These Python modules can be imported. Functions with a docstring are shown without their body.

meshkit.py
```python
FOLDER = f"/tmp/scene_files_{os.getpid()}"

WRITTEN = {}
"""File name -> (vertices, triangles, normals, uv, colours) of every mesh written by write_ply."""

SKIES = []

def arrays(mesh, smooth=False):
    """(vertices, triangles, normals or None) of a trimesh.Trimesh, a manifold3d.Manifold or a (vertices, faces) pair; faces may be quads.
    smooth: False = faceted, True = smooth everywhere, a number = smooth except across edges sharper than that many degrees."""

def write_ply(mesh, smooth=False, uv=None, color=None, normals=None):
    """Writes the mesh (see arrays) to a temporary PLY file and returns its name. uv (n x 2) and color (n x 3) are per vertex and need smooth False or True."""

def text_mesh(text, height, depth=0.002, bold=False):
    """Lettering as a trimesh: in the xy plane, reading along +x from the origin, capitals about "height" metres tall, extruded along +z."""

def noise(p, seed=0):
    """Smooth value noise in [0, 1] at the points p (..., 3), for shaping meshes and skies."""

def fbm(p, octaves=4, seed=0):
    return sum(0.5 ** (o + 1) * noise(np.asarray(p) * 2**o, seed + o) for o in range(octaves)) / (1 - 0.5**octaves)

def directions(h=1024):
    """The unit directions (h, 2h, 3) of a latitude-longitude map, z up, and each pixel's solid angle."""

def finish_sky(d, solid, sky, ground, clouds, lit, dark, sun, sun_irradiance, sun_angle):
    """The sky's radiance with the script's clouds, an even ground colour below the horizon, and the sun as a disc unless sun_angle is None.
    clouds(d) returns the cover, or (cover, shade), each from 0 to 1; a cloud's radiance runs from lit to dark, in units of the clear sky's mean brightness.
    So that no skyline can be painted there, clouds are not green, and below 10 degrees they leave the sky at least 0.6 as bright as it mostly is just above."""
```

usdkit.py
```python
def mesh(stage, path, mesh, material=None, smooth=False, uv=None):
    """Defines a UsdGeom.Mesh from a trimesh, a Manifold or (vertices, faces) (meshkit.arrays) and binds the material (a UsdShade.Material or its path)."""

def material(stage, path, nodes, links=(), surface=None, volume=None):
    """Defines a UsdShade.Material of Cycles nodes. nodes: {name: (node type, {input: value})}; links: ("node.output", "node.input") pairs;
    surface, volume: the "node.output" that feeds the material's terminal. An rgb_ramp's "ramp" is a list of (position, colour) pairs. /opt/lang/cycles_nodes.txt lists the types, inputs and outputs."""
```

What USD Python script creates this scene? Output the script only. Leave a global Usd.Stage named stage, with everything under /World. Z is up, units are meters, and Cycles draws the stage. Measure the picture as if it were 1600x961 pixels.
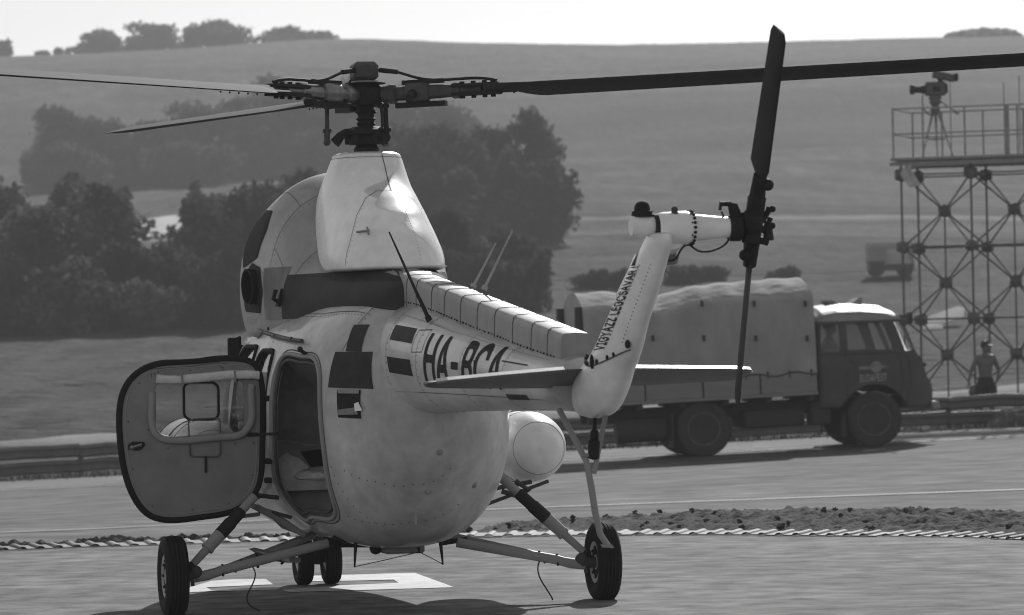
import math, random
import numpy as np
import trimesh, manifold3d, shapely
import shapely.geometry as sg
from scipy.interpolate import PchipInterpolator
from pxr import Usd, UsdGeom, UsdLux, UsdShade, Gf, Sdf, Vt
import usdkit, meshkit

# ------------------------------------------------------------------ camera, sky, sun, exposure
stage = Usd.Stage.CreateInMemory()
UsdGeom.SetStageUpAxis(stage, UsdGeom.Tokens.z)
UsdGeom.SetStageMetersPerUnit(stage, 1.0)
UsdGeom.Xform.Define(stage, '/World')
UsdGeom.Scope.Define(stage, '/World/Looks')
EYE, FPX, PITCH, ROLL = 1.85, 6328.0, math.atan(55 / 6328.0), math.radians(1.2)
EXPOSURE = 0.0
SUN_AZ, SUN_EL = math.radians(10), math.radians(30)          # azimuth from +y towards +x
SKY = 0.072
SUN_I = 1.0
HAZE = .0004

cam = UsdGeom.Camera.Define(stage, '/World/camera')
cr, sr, cp, sp = math.cos(ROLL), math.sin(ROLL), math.cos(PITCH), math.sin(PITCH)
FWD = np.array([0, cp, sp]); UP0 = np.array([0, -sp, cp]); RT0 = np.array([1.0, 0, 0])
RT = cr * RT0 - sr * UP0
UPV = sr * RT0 + cr * UP0
m = Gf.Matrix4d(*RT, 0, *UPV, 0, *(-FWD), 0, 0, 0, EYE, 1)
cam.AddTransformOp().Set(m)
cam.CreateHorizontalApertureAttr(36.0)
cam.CreateFocalLengthAttr(36.0 * FPX / 1600)
cam.CreateFStopAttr(5.0)
cam.CreateFocusDistanceAttr(27.5)
cam.CreateClippingRangeAttr(Gf.Vec2f(0.5, 20000))
cam.CreateExposureAttr(EXPOSURE)

SUN_DIR = np.array([math.sin(SUN_AZ) * math.cos(SUN_EL), math.cos(SUN_AZ) * math.cos(SUN_EL), math.sin(SUN_EL)])
sun = UsdLux.DistantLight.Define(stage, '/World/sun')
sun.CreateIntensityAttr(SUN_I); sun.CreateAngleAttr(0.6); sun.CreateNormalizeAttr(True)
sun.CreateColorAttr(Gf.Vec3f(1, 1, 1))
zx = SUN_DIR; xx = np.cross([0, 0, 1], zx); xx /= np.linalg.norm(xx); yx = np.cross(zx, xx)
sun.AddTransformOp().Set(Gf.Matrix4d(*xx, 0, *yx, 0, *zx, 0, 0, 0, 0, 1))
dome = UsdLux.DomeLight.Define(stage, '/World/sky')
dome.CreateIntensityAttr(1.0)
skym = usdkit.material(stage, '/World/Looks/sky', {
    's': ('sky_texture', {'sky_type': 'single_scattering', 'sun_disc': False, 'sun_elevation': SUN_EL, 'sun_rotation': SUN_AZ,
                          'aerosol_density': .8, 'air_density': 1.0}),
    'h': ('hsv', {'saturation': 0.0}),
    'b': ('background_shader', {'strength': SKY})},
    [('s.color', 'h.color'), ('h.color', 'b.color')], surface='b.background')
UsdShade.MaterialBindingAPI.Apply(dome.GetPrim()).Bind(skym)
dome.GetPrim().SetCustomDataByKey('kind', 'structure')

# ------------------------------------------------------------------ helpers
rng = np.random.default_rng(7)
random.seed(7)
names = {}
def numbered(parent, name):
    k = (str(parent), name); n = names.get(k, 0); names[k] = n + 1
    return f'{parent}/{name}' if n == 0 else f'{parent}/{name}_{n:03d}'
def tag(p, label=None, cat=None, group=None, kind=None):
    p = p.GetPrim() if hasattr(p, 'GetPrim') else p
    for k, v in (('label', label), ('category', cat), ('group', group), ('kind', kind)):
        if v: p.SetCustomDataByKey(k, v)
    return p
def thing(name, label, cat, loc=(0, 0, 0), rz=0.0, group=None, tilt=0.0):
    x = UsdGeom.Xform.Define(stage, numbered('/World', name))
    x.AddTranslateOp().Set(Gf.Vec3d(*map(float, loc)))
    if rz: x.AddRotateZOp().Set(math.degrees(rz))
    if tilt: x.AddRotateYOp().Set(math.degrees(tilt))
    tag(x, label, cat, group)
    return x.GetPrim()
def obj(name, mesh, mat, parent=None, smooth=35, label=None, **kw):
    root = str(parent.GetPath()) if parent is not None else '/World'
    p = usdkit.mesh(stage, numbered(root, name), mesh, mat, smooth=smooth).GetPrim()
    if label: p.SetCustomDataByKey('label', label)
    if kw: tag(p, **kw)
    return p
cat_ = trimesh.util.concatenate
def box(lo, hi):
    lo, hi = np.minimum(lo, hi), np.maximum(lo, hi)
    b = trimesh.creation.box(np.array(hi) - np.array(lo)); b.apply_translation((np.array(lo) + np.array(hi)) / 2); return b
def obox(c, size, R=None):
    b = trimesh.creation.box(size)
    if R is not None:
        T = np.eye(4); T[:3, :3] = R; b.apply_transform(T)
    b.apply_translation(c); return b
def rotx(t): return trimesh.transformations.rotation_matrix(t, [1, 0, 0])
def roty(t): return trimesh.transformations.rotation_matrix(t, [0, 1, 0])
def rotz(t): return trimesh.transformations.rotation_matrix(t, [0, 0, 1])
def chbox(lo, hi, c=0.01):
    """box with chamfered edges (hull of three inset boxes)"""
    lo, hi = np.minimum(lo, hi).astype(float), np.maximum(lo, hi).astype(float)
    pts = []
    for k in range(3):
        d = np.full(3, c); d[k] = 0
        a, b = lo + d, hi - d
        pts += [[x, y, z] for x in (a[0], b[0]) for y in (a[1], b[1]) for z in (a[2], b[2])]
    return trimesh.convex.convex_hull(np.array(pts))
def hull(pts): return trimesh.convex.convex_hull(np.asarray(pts, float))
def frame(d):
    d = np.asarray(d, float); d = d / np.linalg.norm(d)
    u = np.array([0, 0, 1.0]) if abs(d[2]) < 0.9 else np.array([1.0, 0, 0])
    x = np.cross(u, d); x /= np.linalg.norm(x); return x, np.cross(d, x), d
def tube(pts, r, n=10, closed=False, cap=True, r2=None):
    """round (or elliptic, r2) tube along a polyline; r may vary per point"""
    P = np.asarray(pts, float); N = len(P)
    r = np.broadcast_to(np.asarray(r, float), (N,)); r2 = r if r2 is None else np.broadcast_to(np.asarray(r2, float), (N,))
    if closed: T = np.roll(P, -1, 0) - np.roll(P, 1, 0)
    else: T = np.gradient(P, axis=0) if N > 2 else np.array([P[1] - P[0]] * 2)
    T /= np.maximum(np.linalg.norm(T, axis=1, keepdims=True), 1e-12)
    x, y, _ = frame(T[0]); th = np.arange(n) / n * 2 * np.pi; rings = []
    for i in range(N):
        x = x - T[i] * np.dot(x, T[i]); x /= np.linalg.norm(x); y = np.cross(T[i], x)
        rings.append(P[i] + np.outer(np.cos(th) * r[i], x) + np.outer(np.sin(th) * r2[i], y))
    V = np.vstack(rings); F = []
    M = N if closed else N - 1
    for i in range(M):
        a, b = i * n, ((i + 1) % N) * n
        k = np.arange(n); k2 = (k + 1) % n
        F.append(np.stack([a + k, a + k2, b + k2], 1)); F.append(np.stack([a + k, b + k2, b + k], 1))
    if cap and not closed:
        V = np.vstack([V, P[0], P[-1]]); k = np.arange(n); k2 = (k + 1) % n; c0 = len(V) - 2; e = (N - 1) * n
        F.append(np.stack([np.full(n, c0), k2, k], 1)); F.append(np.stack([np.full(n, c0 + 1), e + k, e + k2], 1))
    return trimesh.Trimesh(V, np.vstack(F), process=False)
def lathe(prof, a, b, n=32):
    """profile [(t, r)] with t in metres from a along a->b direction"""
    a = np.asarray(a, float); x, y, d = frame(np.asarray(b, float) - a)
    P = np.array([a + d * t for t, _ in prof]); R = np.array([max(r, 1e-4) for _, r in prof])
    th = np.arange(n) / n * 2 * np.pi
    V = np.vstack([P[i] + R[i] * (np.outer(np.cos(th), x) + np.outer(np.sin(th), y)) for i in range(len(P))]); F = []
    k = np.arange(n); k2 = (k + 1) % n
    for i in range(len(P) - 1):
        A, B = i * n, (i + 1) * n
        F.append(np.stack([A + k, A + k2, B + k2], 1)); F.append(np.stack([A + k, B + k2, B + k], 1))
    V = np.vstack([V, P[0], P[-1]]); c0 = len(V) - 2; e = (len(P) - 1) * n
    F.append(np.stack([np.full(n, c0), k2, k], 1)); F.append(np.stack([np.full(n, c0 + 1), e + k, e + k2], 1))
    return trimesh.Trimesh(V, np.vstack(F), process=False)
def ball(c, r, s=2, sc=(1, 1, 1)):
    b = trimesh.creation.icosphere(s, r); b.apply_scale(sc); b.apply_translation(c); return b
def prism(poly, d, T=None):
    g = trimesh.creation.extrude_polygon(poly if hasattr(poly, 'exterior') else sg.Polygon(poly), d, engine='earcut')
    if T is not None: g.apply_transform(T)
    return g
def to_man(t):
    t = t.copy(); t.merge_vertices()
    return manifold3d.Manifold(manifold3d.Mesh(np.asarray(t.vertices, np.float32), np.asarray(t.faces, np.uint32)))
def from_man(mn):
    q = mn.to_mesh(); return trimesh.Trimesh(q.vert_properties[:, :3], q.tri_verts, process=False)
def smooth_line(pts, n=40, closed=False):
    P = np.asarray(pts, float)
    if closed: P = np.vstack([P, P[:1]])
    t = np.r_[0, np.cumsum(np.linalg.norm(np.diff(P, axis=0), axis=1))]
    from scipy.interpolate import CubicSpline
    s = CubicSpline(t, P, bc_type='periodic' if closed else 'not-a-knot') if len(P) > 3 or closed else None
    u = np.linspace(0, t[-1], n, endpoint=not closed)
    return s(u) if s is not None else np.stack([np.interp(u, t, P[:, k]) for k in range(P.shape[1])], 1)

def mat(name, base, rough=0.6, var=0.12, scale=4.0, bump=0.0, bscale=60.0, metal=0.0, spec=0.5, stretch=(1, 1, 1), var2=0.0, scale2=0.5, detail=5, dist=0.02, space='object', coat=0.0):
    """grey procedural paint / soil / metal: two scales of value variation and a fine relief"""
    c = np.broadcast_to(np.asarray(base, float), (3,))
    lo, hi = c * (1 - var), c * (1 + var)
    nd = {'t': ('texture_coordinate', {}), 'm': ('mapping', {'scale': stretch}),
          'n': ('noise_texture', {'scale': scale, 'detail': detail, 'roughness': 0.6}),
          'r': ('rgb_ramp', {'ramp': [(0.28, tuple(lo)), (0.72, tuple(hi))]}),
          'n2': ('noise_texture', {'scale': scale2, 'detail': 3.0}),
          'r2': ('rgb_ramp', {'ramp': [(0.3, (1 - var2,) * 3), (0.7, (1 + var2,) * 3)]}),
          'x': ('mix_color', {'blend_type': 'multiply', 'fac': 1.0, 'use_clamp': False}),
          'p': ('principled_bsdf', {'roughness': rough, 'metallic': metal, 'specular_ior_level': spec, 'coat_weight': coat})}
    src = 't.object' if space == 'object' else 'g.position'
    if space != 'object': nd['g'] = ('geometry', {})
    lk = [(src, 'm.vector'), ('m.vector', 'n.vector'), ('n.fac', 'r.fac'), (src, 'n2.vector'), ('n2.fac', 'r2.fac'),
          ('r.color', 'x.a'), ('r2.color', 'x.b'), ('x.result', 'p.base_color')]
    if bump:
        nd['bn'] = ('noise_texture', {'scale': bscale, 'detail': 4.0}); nd['b'] = ('bump', {'strength': bump, 'distance': dist})
        lk += [(src, 'bn.vector'), ('bn.fac', 'b.height'), ('b.normal', 'p.normal')]
    return usdkit.material(stage, '/World/Looks/' + name, nd, lk, surface='p.BSDF')

def project(P):
    v = np.asarray(P, float) - [0, 0, EYE]; w = v @ FWD
    return np.stack([800 + FPX * (v @ RT) / w, 480 - FPX * (v @ UPV) / w], -1)
def unproject(px, py, Y):
    d = FWD + (px - 800) / FPX * RT - (py - 480) / FPX * UPV
    return np.array([0, 0, EYE]) + d * (Y / d[1])

# ------------------------------------------------------------------ helicopter frame: x aft, y starboard, z up; origin on the ground between the main wheels
HX, HY, YAW = -0.863, 28.0, math.radians(13)
def hworld(P):
    P = np.asarray(P, float); a, y, z = P[..., 0], P[..., 1], P[..., 2]
    return np.stack([HX + a * math.sin(YAW) + y * math.cos(YAW), HY - a * math.cos(YAW) + y * math.sin(YAW), z], -1)
def hlocal(P):
    P = np.asarray(P, float); X, Y, Z = P[..., 0] - HX, P[..., 1] - HY, P[..., 2]
    return np.stack([X * math.sin(YAW) - Y * math.cos(YAW), X * math.cos(YAW) + Y * math.sin(YAW), Z], -1)
def hat_a(px, py, a):
    """local point seen at a pixel in the plane of constant station a"""
    d = FWD + (px - 800) / FPX * RT - (py - 480) / FPX * UPV
    o = hlocal(np.array([0, 0, EYE])); e = hlocal(np.array([0, 0, EYE]) + d) - o
    return o + e * ((a - o[0]) / e[0])
def hat_y(px, py, y):
    d = FWD + (px - 800) / FPX * RT - (py - 480) / FPX * UPV
    o = hlocal(np.array([0, 0, EYE])); e = hlocal(np.array([0, 0, EYE]) + d) - o
    return o + e * ((y - o[1]) / e[1])

class Loft:
    """body of superelliptic sections along x: rows (a, half width, bottom, top, exponent)"""
    def __init__(s, rows):
        R = np.array(rows, float); s.a0, s.a1 = R[0, 0], R[-1, 0]
        s.f = [PchipInterpolator(R[:, 0], R[:, k]) for k in range(1, 5)]
    def sec(s, a): return [f(a) for f in s.f]
    def raw(s, a, th):
        w, b, t, n = s.sec(a); c, q = np.cos(th), np.sin(th)
        return np.stack([a + 0 * th, w * np.sign(c) * np.abs(c) ** (2 / n), (b + t) / 2 + (t - b) / 2 * np.sign(q) * np.abs(q) ** (2 / n)], -1)
    def normal(s, a, th):
        e = 1e-3; a = np.clip(a, s.a0 + 2e-3, s.a1 - 2e-3)
        n = np.cross(s.raw(a, th + e) - s.raw(a, th - e), s.raw(a + e, th) - s.raw(a - e, th))
        return n / np.maximum(np.linalg.norm(n, axis=-1, keepdims=True), 1e-12)
    def pt(s, a, th, off=0.0):
        a, th = np.broadcast_arrays(np.asarray(a, float), np.asarray(th, float))
        return s.raw(a, th) + off * s.normal(a, th)
    def theta(s, a, z, port=True):
        w, b, t, n = s.sec(a); q = np.clip((z - (b + t) / 2) / ((t - b) / 2), -1, 1)
        th = np.arcsin(np.sign(q) * np.abs(q) ** (n / 2))
        return np.pi - th if port else th
    def side(s, a, z, off=0.0, port=True): return s.pt(a, s.theta(a, z, port), off)
    def mesh(s, na=80, nth=64, a0=None, a1=None):
        A = np.linspace(s.a0 if a0 is None else a0, s.a1 if a1 is None else a1, na); th = np.arange(nth) / nth * 2 * np.pi
        V = s.raw(A[:, None], th[None, :] + 0 * A[:, None]).reshape(-1, 3); F = []
        k = np.arange(nth); k2 = (k + 1) % nth
        for i in range(na - 1):
            p, q = i * nth, (i + 1) * nth
            F.append(np.stack([p + k, p + k2, q + k2], 1)); F.append(np.stack([p + k, q + k2, q + k], 1))
        V = np.vstack([V, V[:nth].mean(0), V[-nth:].mean(0)]); c = len(V) - 2; e = (na - 1) * nth
        F.append(np.stack([np.full(nth, c), k2, k], 1)); F.append(np.stack([np.full(nth, c + 1), e + k, e + k2], 1))
        t = trimesh.Trimesh(V, np.vstack(F), process=False)
        if t.volume < 0: t.invert()
        return t
    def seek(s, px, py, N=600):
        """(a, theta) of the visible surface point that appears at a pixel (used to set out the markings)"""
        A = np.linspace(s.a0 + .01, s.a1 - .01, N)[:, None]; th = np.linspace(0, 2 * np.pi, 720)[None, :]
        P = s.raw(A + 0 * th, th + 0 * A); n = s.normal(A + 0 * th, th + 0 * A)
        view = P - hlocal(np.array([0, 0, EYE])); ok = (n * view).sum(-1) < 0
        q = project(hworld(P)); out = []
        for x, y in np.atleast_2d(np.stack([px, py], -1)):
            d = np.where(ok, (q[..., 0] - x) ** 2 + (q[..., 1] - y) ** 2, 1e9); i = np.unravel_index(d.argmin(), d.shape)
            out.append((A[i[0], 0], th[0, i[1]], math.sqrt(d[i])))
        return np.array(out)

POD = Loft([(-4.05, .03, 1.02, 1.10, 2.0), (-4.0, .2, .9, 1.25, 2.0), (-3.85, .37, .77, 1.45, 2.1), (-3.5, .56, .60, 1.72, 2.2), (-3.0, .70, .50, 1.98, 2.3),
            (-2.4, .78, .465, 2.15, 2.4), (-1.5, .805, .455, 2.22, 2.4), (-.5, .805, .455, 2.24, 2.4), (.1, .80, .455, 2.24, 2.35), (.5, .735, .475, 2.23, 2.3),
            (.85, .64, .55, 2.2, 2.2), (1.15, .52, .70, 2.1, 2.1), (1.4, .385, .90, 1.95, 2.0), (1.55, .26, 1.08, 1.78, 2.0), (1.64, .14, 1.25, 1.6, 2.0), (1.67, .03, 1.4, 1.46, 2.0)])
BOOM = Loft([(.4, .28, 1.42, 2.12, 2.1), (1.0, .312, 1.40, 2.13, 2.1), (1.5, .318, 1.40, 2.12, 2.1), (2.0, .305, 1.41, 2.08, 2.1), (3.0, .265, 1.43, 1.98, 2.1), (4.0, .228, 1.445, 1.885, 2.1), (5.0, .195, 1.455, 1.80, 2.1), (5.6, .18, 1.455, 1.76, 2.1)])
COWL = Loft([(-3.15, .30, 2.0, 2.42, 2.2), (-3.0, .44, 1.9, 2.6, 2.2), (-2.6, .60, 1.7, 2.85, 2.3), (-2.0, .68, 1.5, 3.06, 2.3), (-1.5, .68, 1.45, 3.12, 2.3), (-1.05, .645, 1.5, 2.98, 2.3),
             (-.75, .615, 1.55, 2.72, 2.1), (-.45, .58, 1.6, 2.55, 2.0), (0, .51, 1.7, 2.46, 2.0), (.4, .43, 1.8, 2.41, 2.0), (.8, .33, 1.9, 2.36, 2.0), (1.1, .2, 2.0, 2.28, 2.1), (1.2, .05, 2.1, 2.2, 2.0)])

# ------------------------------------------------------------------ materials
M = {}
M['grass'] = mat('grass', .058, .95, .65, .55, .8, 1.2, spec=.05, stretch=(.8, .14, 1), var2=.42, scale2=.06, space='world', dist=.8, detail=9)
M['asphalt'] = mat('asphalt', .12, .9, .6, 1.6, .7, 30, spec=.12, stretch=(.8, .8, 1), var2=.3, scale2=.16, space='world', dist=.01)
M['pad'] = mat('pad', .175, .9, .6, 3.0, .7, 30, spec=.12, stretch=(1, 1, 1), var2=.26, scale2=.55, space='world', dist=.01)
M['paint_line'] = mat('paint_line', .42, .7, .3, 5, .2, 60, space='world', var2=.1, scale2=1.0)
M['paint_dull'] = mat('paint_dull', .3, .7, .2, 5, .2, 60, space='world')
M['gravel'] = mat('gravel', .24, .95, .25, 6, .8, 30, spec=.1, space='world', var2=.15, scale2=.4)
M['soil'] = mat('soil', .075, .95, .4, 7, .9, 25, spec=.1, space='world', var2=.2, scale2=1)
M['sand'] = mat('sand', .5, .95, .2, .8, .3, 3, spec=.1, space='world')
M['track'] = mat('track', .125, .95, .25, .8, .5, 5, spec=.1, stretch=(.3, 1, 1), space='world')
M['edging'] = mat('edging', .10, .7, .3, 8, .3, 30, space='world', var2=.15, scale2=2)
M['white'] = mat('white', .82, .38, .10, 8, .06, 14, var2=.12, scale2=1.3, coat=.25)
M['body'] = mat('body', .45, .45, .2, 7, .14, 7, var2=.26, scale2=1.6, coat=.25)
M['boom'] = mat('boom', .49, .4, .13, 8, .1, 8, stretch=(.5, 1, 1), var2=.18, scale2=1.4, coat=.25)
M['cowl'] = mat('cowl', .27, .5, .22, 4, .08, 10, stretch=(1, 1, .5), var2=.2, scale2=1.6, coat=.2)
M['band'] = mat('band', .05, .8, .2, 5, .05, 12, spec=.12)
M['cover'] = mat('cover', .25, .5, .16, 7, .1, 8, var2=.15)
M['stab'] = mat('stab', .13, .5, .12, 7, .06, 8)
M['soot'] = mat('soot', .17, .6, .3, 3, .08, 10, var2=.3, scale2=2)
M['seam'] = mat('seam', .09, .7, .3, 20)
M['mark'] = mat('mark', .022, .8, .25, 12, spec=.12)
M['mark_grey'] = mat('mark_grey', .042, .8, .25, 9, spec=.12)
M['rubber'] = mat('rubber', .016, .85, .3, 14, .15, 60, spec=.15)
M['dark'] = mat('dark', .02, .7, .3, 16, .1, 40, spec=.2)
M['blade'] = mat('blade', .03, .8, .2, 5, spec=.15)
M['steel'] = mat('steel', .25, .38, .2, 14, metal=.9)
M['greymetal'] = mat('greymetal', .07, .6, .3, 14, metal=.2, spec=.3)
M['liner'] = mat('liner', .21, .75, .16, 5, .05, 30, var2=.06)
M['liner_light'] = mat('liner_light', .26, .6, .08, 6)
M['interior'] = mat('interior', .3, .8, .2, 6)
M['cloth'] = mat('cloth', .6, .9, .12, 10, .3, 60)
M['cloth_grey'] = mat('cloth_grey', .4, .9, .15, 8, .3, 50)
M['hub'] = mat('hub', .33, .5, .15, 12)
M['tarp'] = mat('tarp', .25, .9, .18, 2.2, .8, 3.5, stretch=(1, 1, .4), var2=.12, scale2=.9, dist=.05)
M['boards'] = mat('boards', .17, .75, .15, 5, stretch=(.2, 1, 1))
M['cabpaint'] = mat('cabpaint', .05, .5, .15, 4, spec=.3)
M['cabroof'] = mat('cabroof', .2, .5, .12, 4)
M['chassis'] = mat('chassis', .02, .8, .3, 8)
M['emblem'] = mat('emblem', .16, .6, .2, 10)
M['lettering'] = mat('lettering', .24, .6, .25, 14)
M['rail'] = mat('rail', .11, .6, .2, 3, metal=.25)
M['post'] = mat('post', .12, .7, .2, 5)
M['truck_tyre'] = mat('truck_tyre', .028, .9, .3, 9, .2, 40)
M['truck_rim'] = mat('truck_rim', .09, .7, .3, 9)
M['tower'] = mat('tower', .075, .6, .25, 5)
M['tower_pale'] = mat('tower_pale', .2, .6, .25, 5)
M['plank'] = mat('plank', .1, .8, .3, 5, stretch=(.3, 2, 1))
M['skin'] = mat('skin', .10, .55, .1, 9, space='object')
M['shorts'] = mat('shorts', .02, .9, .2, 9)
M['hair'] = mat('hair', .02, .7, .3, 30)
M['shirt'] = mat('shirt', .5, .85, .1, 8)
M['bark'] = mat('bark', .06, .9, .3, 4)
M['canopy_far'] = mat('canopy_far', .17, .85, .15, 3)
M['sheet'] = usdkit.material(stage, '/World/Looks/sheet', {'d': ('diffuse_bsdf', {'color': (.85, .85, .85)}), 't': ('translucent_bsdf', {'color': (.85, .85, .85)}), 'x': ('mix_closure', {'fac': .75})}, [('d.BSDF', 'x.closure1'), ('t.BSDF', 'x.closure2')], surface='x.closure')
def leafmat(name, base):
    return usdkit.material(stage, '/World/Looks/' + name, {
        'g': ('geometry', {}), 'n': ('noise_texture', {'scale': .5, 'detail': 6.0, 'roughness': .7}),
        'r': ('rgb_ramp', {'ramp': [(.34, (base * .4,) * 3), (.66, (base * 2.0,) * 3)]}),
        'd': ('diffuse_bsdf', {}), 't': ('translucent_bsdf', {}), 'x': ('mix_closure', {'fac': .3})},
        [('g.position', 'n.vector'), ('n.fac', 'r.fac'), ('r.color', 'd.color'), ('r.color', 't.color'), ('d.BSDF', 'x.closure1'), ('t.BSDF', 'x.closure2')], surface='x.closure')
M['leaf'] = leafmat('leaf', .07); M['leaf_pale'] = leafmat('leaf_pale', .10); M['leaf_dark'] = leafmat('leaf_dark', .05)
M['glass'] = usdkit.material(stage, '/World/Looks/glass', {'t': ('transparent_bsdf', {'color': (.72, .72, .72)}), 'g': ('glossy_bsdf', {'color': (.9, .9, .9), 'roughness': .04}),
    'f': ('fresnel', {'IOR': 1.5}), 'x': ('mix_closure', {})}, [('f.fac', 'x.fac'), ('t.BSDF', 'x.closure1'), ('g.BSDF', 'x.closure2')], surface='x.closure')

# ------------------------------------------------------------------ terrain
PY_ = [-80, 37, 45, 67, 80, 100, 120, 160, 210, 300, 450, 700, 760, 900, 1000]
PZ_ = [0, 0, -.05, -.15, -.05, .4, .85, 2.1, 4.5, 9.7, 22.8, 52.7, 55, 48, 44]
prof = PchipInterpolator(PY_, PZ_)
def smoothstep(a, b, x): t = np.clip((x - a) / (b - a), 0, 1); return t * t * (3 - 2 * t)
def ground(X, Y):
    X, Y = np.broadcast_arrays(np.asarray(X, float), np.asarray(Y, float))
    z = prof(np.clip(Y, -80, 1000))
    z = z + .033 * np.clip(X - 3, -16, 16) * smoothstep(40, 62, Y) * (1 - smoothstep(120, 260, Y))
    far = smoothstep(130, 300, Y)
    q = np.stack([X / 45, Y / 60, 0 * X], -1)
    z = z + far * (meshkit.fbm(q, 3, 5) - .5) * 3.0 * (1 - .7 * smoothstep(550, 700, Y))
    z = z + 1.7 * np.exp(-((X + 30) / 26) ** 2) * smoothstep(560, 690, Y)
    z = z + smoothstep(70, 90, Y) * (meshkit.fbm(np.stack([X / 2.5, Y / 2.5, 0 * X], -1), 2, 9) - .5) * .25
    return z
def sheet(Xs, Ys, dz):
    """grid sheet on the terrain; Xs, Ys are 2-D arrays"""
    V = np.stack([Xs, Ys, ground(Xs, Ys) + dz], -1); r, c = Xs.shape
    i = np.arange(r * c).reshape(r, c)
    F = np.stack([i[:-1, :-1], i[:-1, 1:], i[1:, 1:], i[1:, :-1]], -1).reshape(-1, 4)
    F = np.vstack([F[:, [0, 1, 2]], F[:, [0, 2, 3]]])
    return trimesh.Trimesh(V.reshape(-1, 3), F, process=False)
xs = np.unique(np.r_[np.linspace(-420, -60, 46), np.linspace(-60, 60, 121), np.linspace(60, 420, 46)])
ys = np.unique(np.r_[np.linspace(-80, 30, 23), np.linspace(30, 100, 71), np.linspace(100, 300, 134), np.linspace(300, 1000, 176)])
obj('grass_terrain', sheet(*np.meshgrid(xs, ys), 0), M['grass'], smooth=True, kind='structure', label='grassy ground rising into a hill behind the road')
M['field_dark'] = mat('field_dark', .04, .95, .4, .8, .8, 1.2, spec=.05, stretch=(.8, .14, 1), var2=.35, scale2=.05, space='world', dist=.8, detail=9)
M['field_pale'] = mat('field_pale', .085, .95, .35, .8, .8, 1.2, spec=.05, stretch=(.8, .14, 1), var2=.3, scale2=.05, space='world', dist=.8, detail=9)
for y0, y1, mt_, lb_ in ((212, 236, 'field_dark', 'dark strip of field low on the slope'), (268, 296, 'field_pale', 'pale mown strip of field under the hillside'), (318, 344, 'field_dark', 'darker strip of field below the upper slope'), (455, 545, 'field_dark', 'broad darker band of grass across the upper slope'), (600, 690, 'field_pale', 'paler dry grass band below the crest')):
    yb = ys[(ys >= y0) & (ys <= y1)]; xb_ = xs[(xs > -160) & (xs < 160)]
    obj('field_strip', sheet(*np.meshgrid(xb_, yb), .03), M[mt_], smooth=True, kind='structure', label=lb_)
xs = np.linspace(-60, 60, 81)
yr = np.r_[np.linspace(-60, 36, 12), np.linspace(37, 70.5, 34)]
obj('road', sheet(*np.meshgrid(xs, yr), .03), M['asphalt'], smooth=True, kind='structure', label='wide grey asphalt road beyond the landing pad')
def pathway(X, Yc, w, dz, drop=.5):
    X = np.asarray(X, float); Yc = np.asarray(Yc, float)
    m_ = sheet(np.stack([X] * 4), np.stack([Yc - w / 2 - 1.2, Yc - w / 2, Yc + w / 2, Yc + w / 2 + 1.2]), dz)
    z = m_.vertices[:, 2].reshape(4, -1).copy(); z[0] -= drop; z[-1] -= drop; m_.vertices = np.c_[m_.vertices[:, :2], z.ravel()]; return m_
def ribbon(X, Yc, w, dz):
    X = np.asarray(X, float); Yc = np.asarray(Yc, float)
    return sheet(np.stack([X, X]), np.stack([Yc - w / 2, Yc + w / 2]), dz)
X = np.linspace(-16, 22, 60)
nearline = PchipInterpolator([-16, -5.3, -.3, 6, 22], [38.5, 41.7, 46.0, 47.6, 49])
obj('road_line', ribbon(X, nearline(X), .13, .042), M['paint_dull'], smooth=True, kind='structure', label='thin worn white line painted along the near side of the road')
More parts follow.
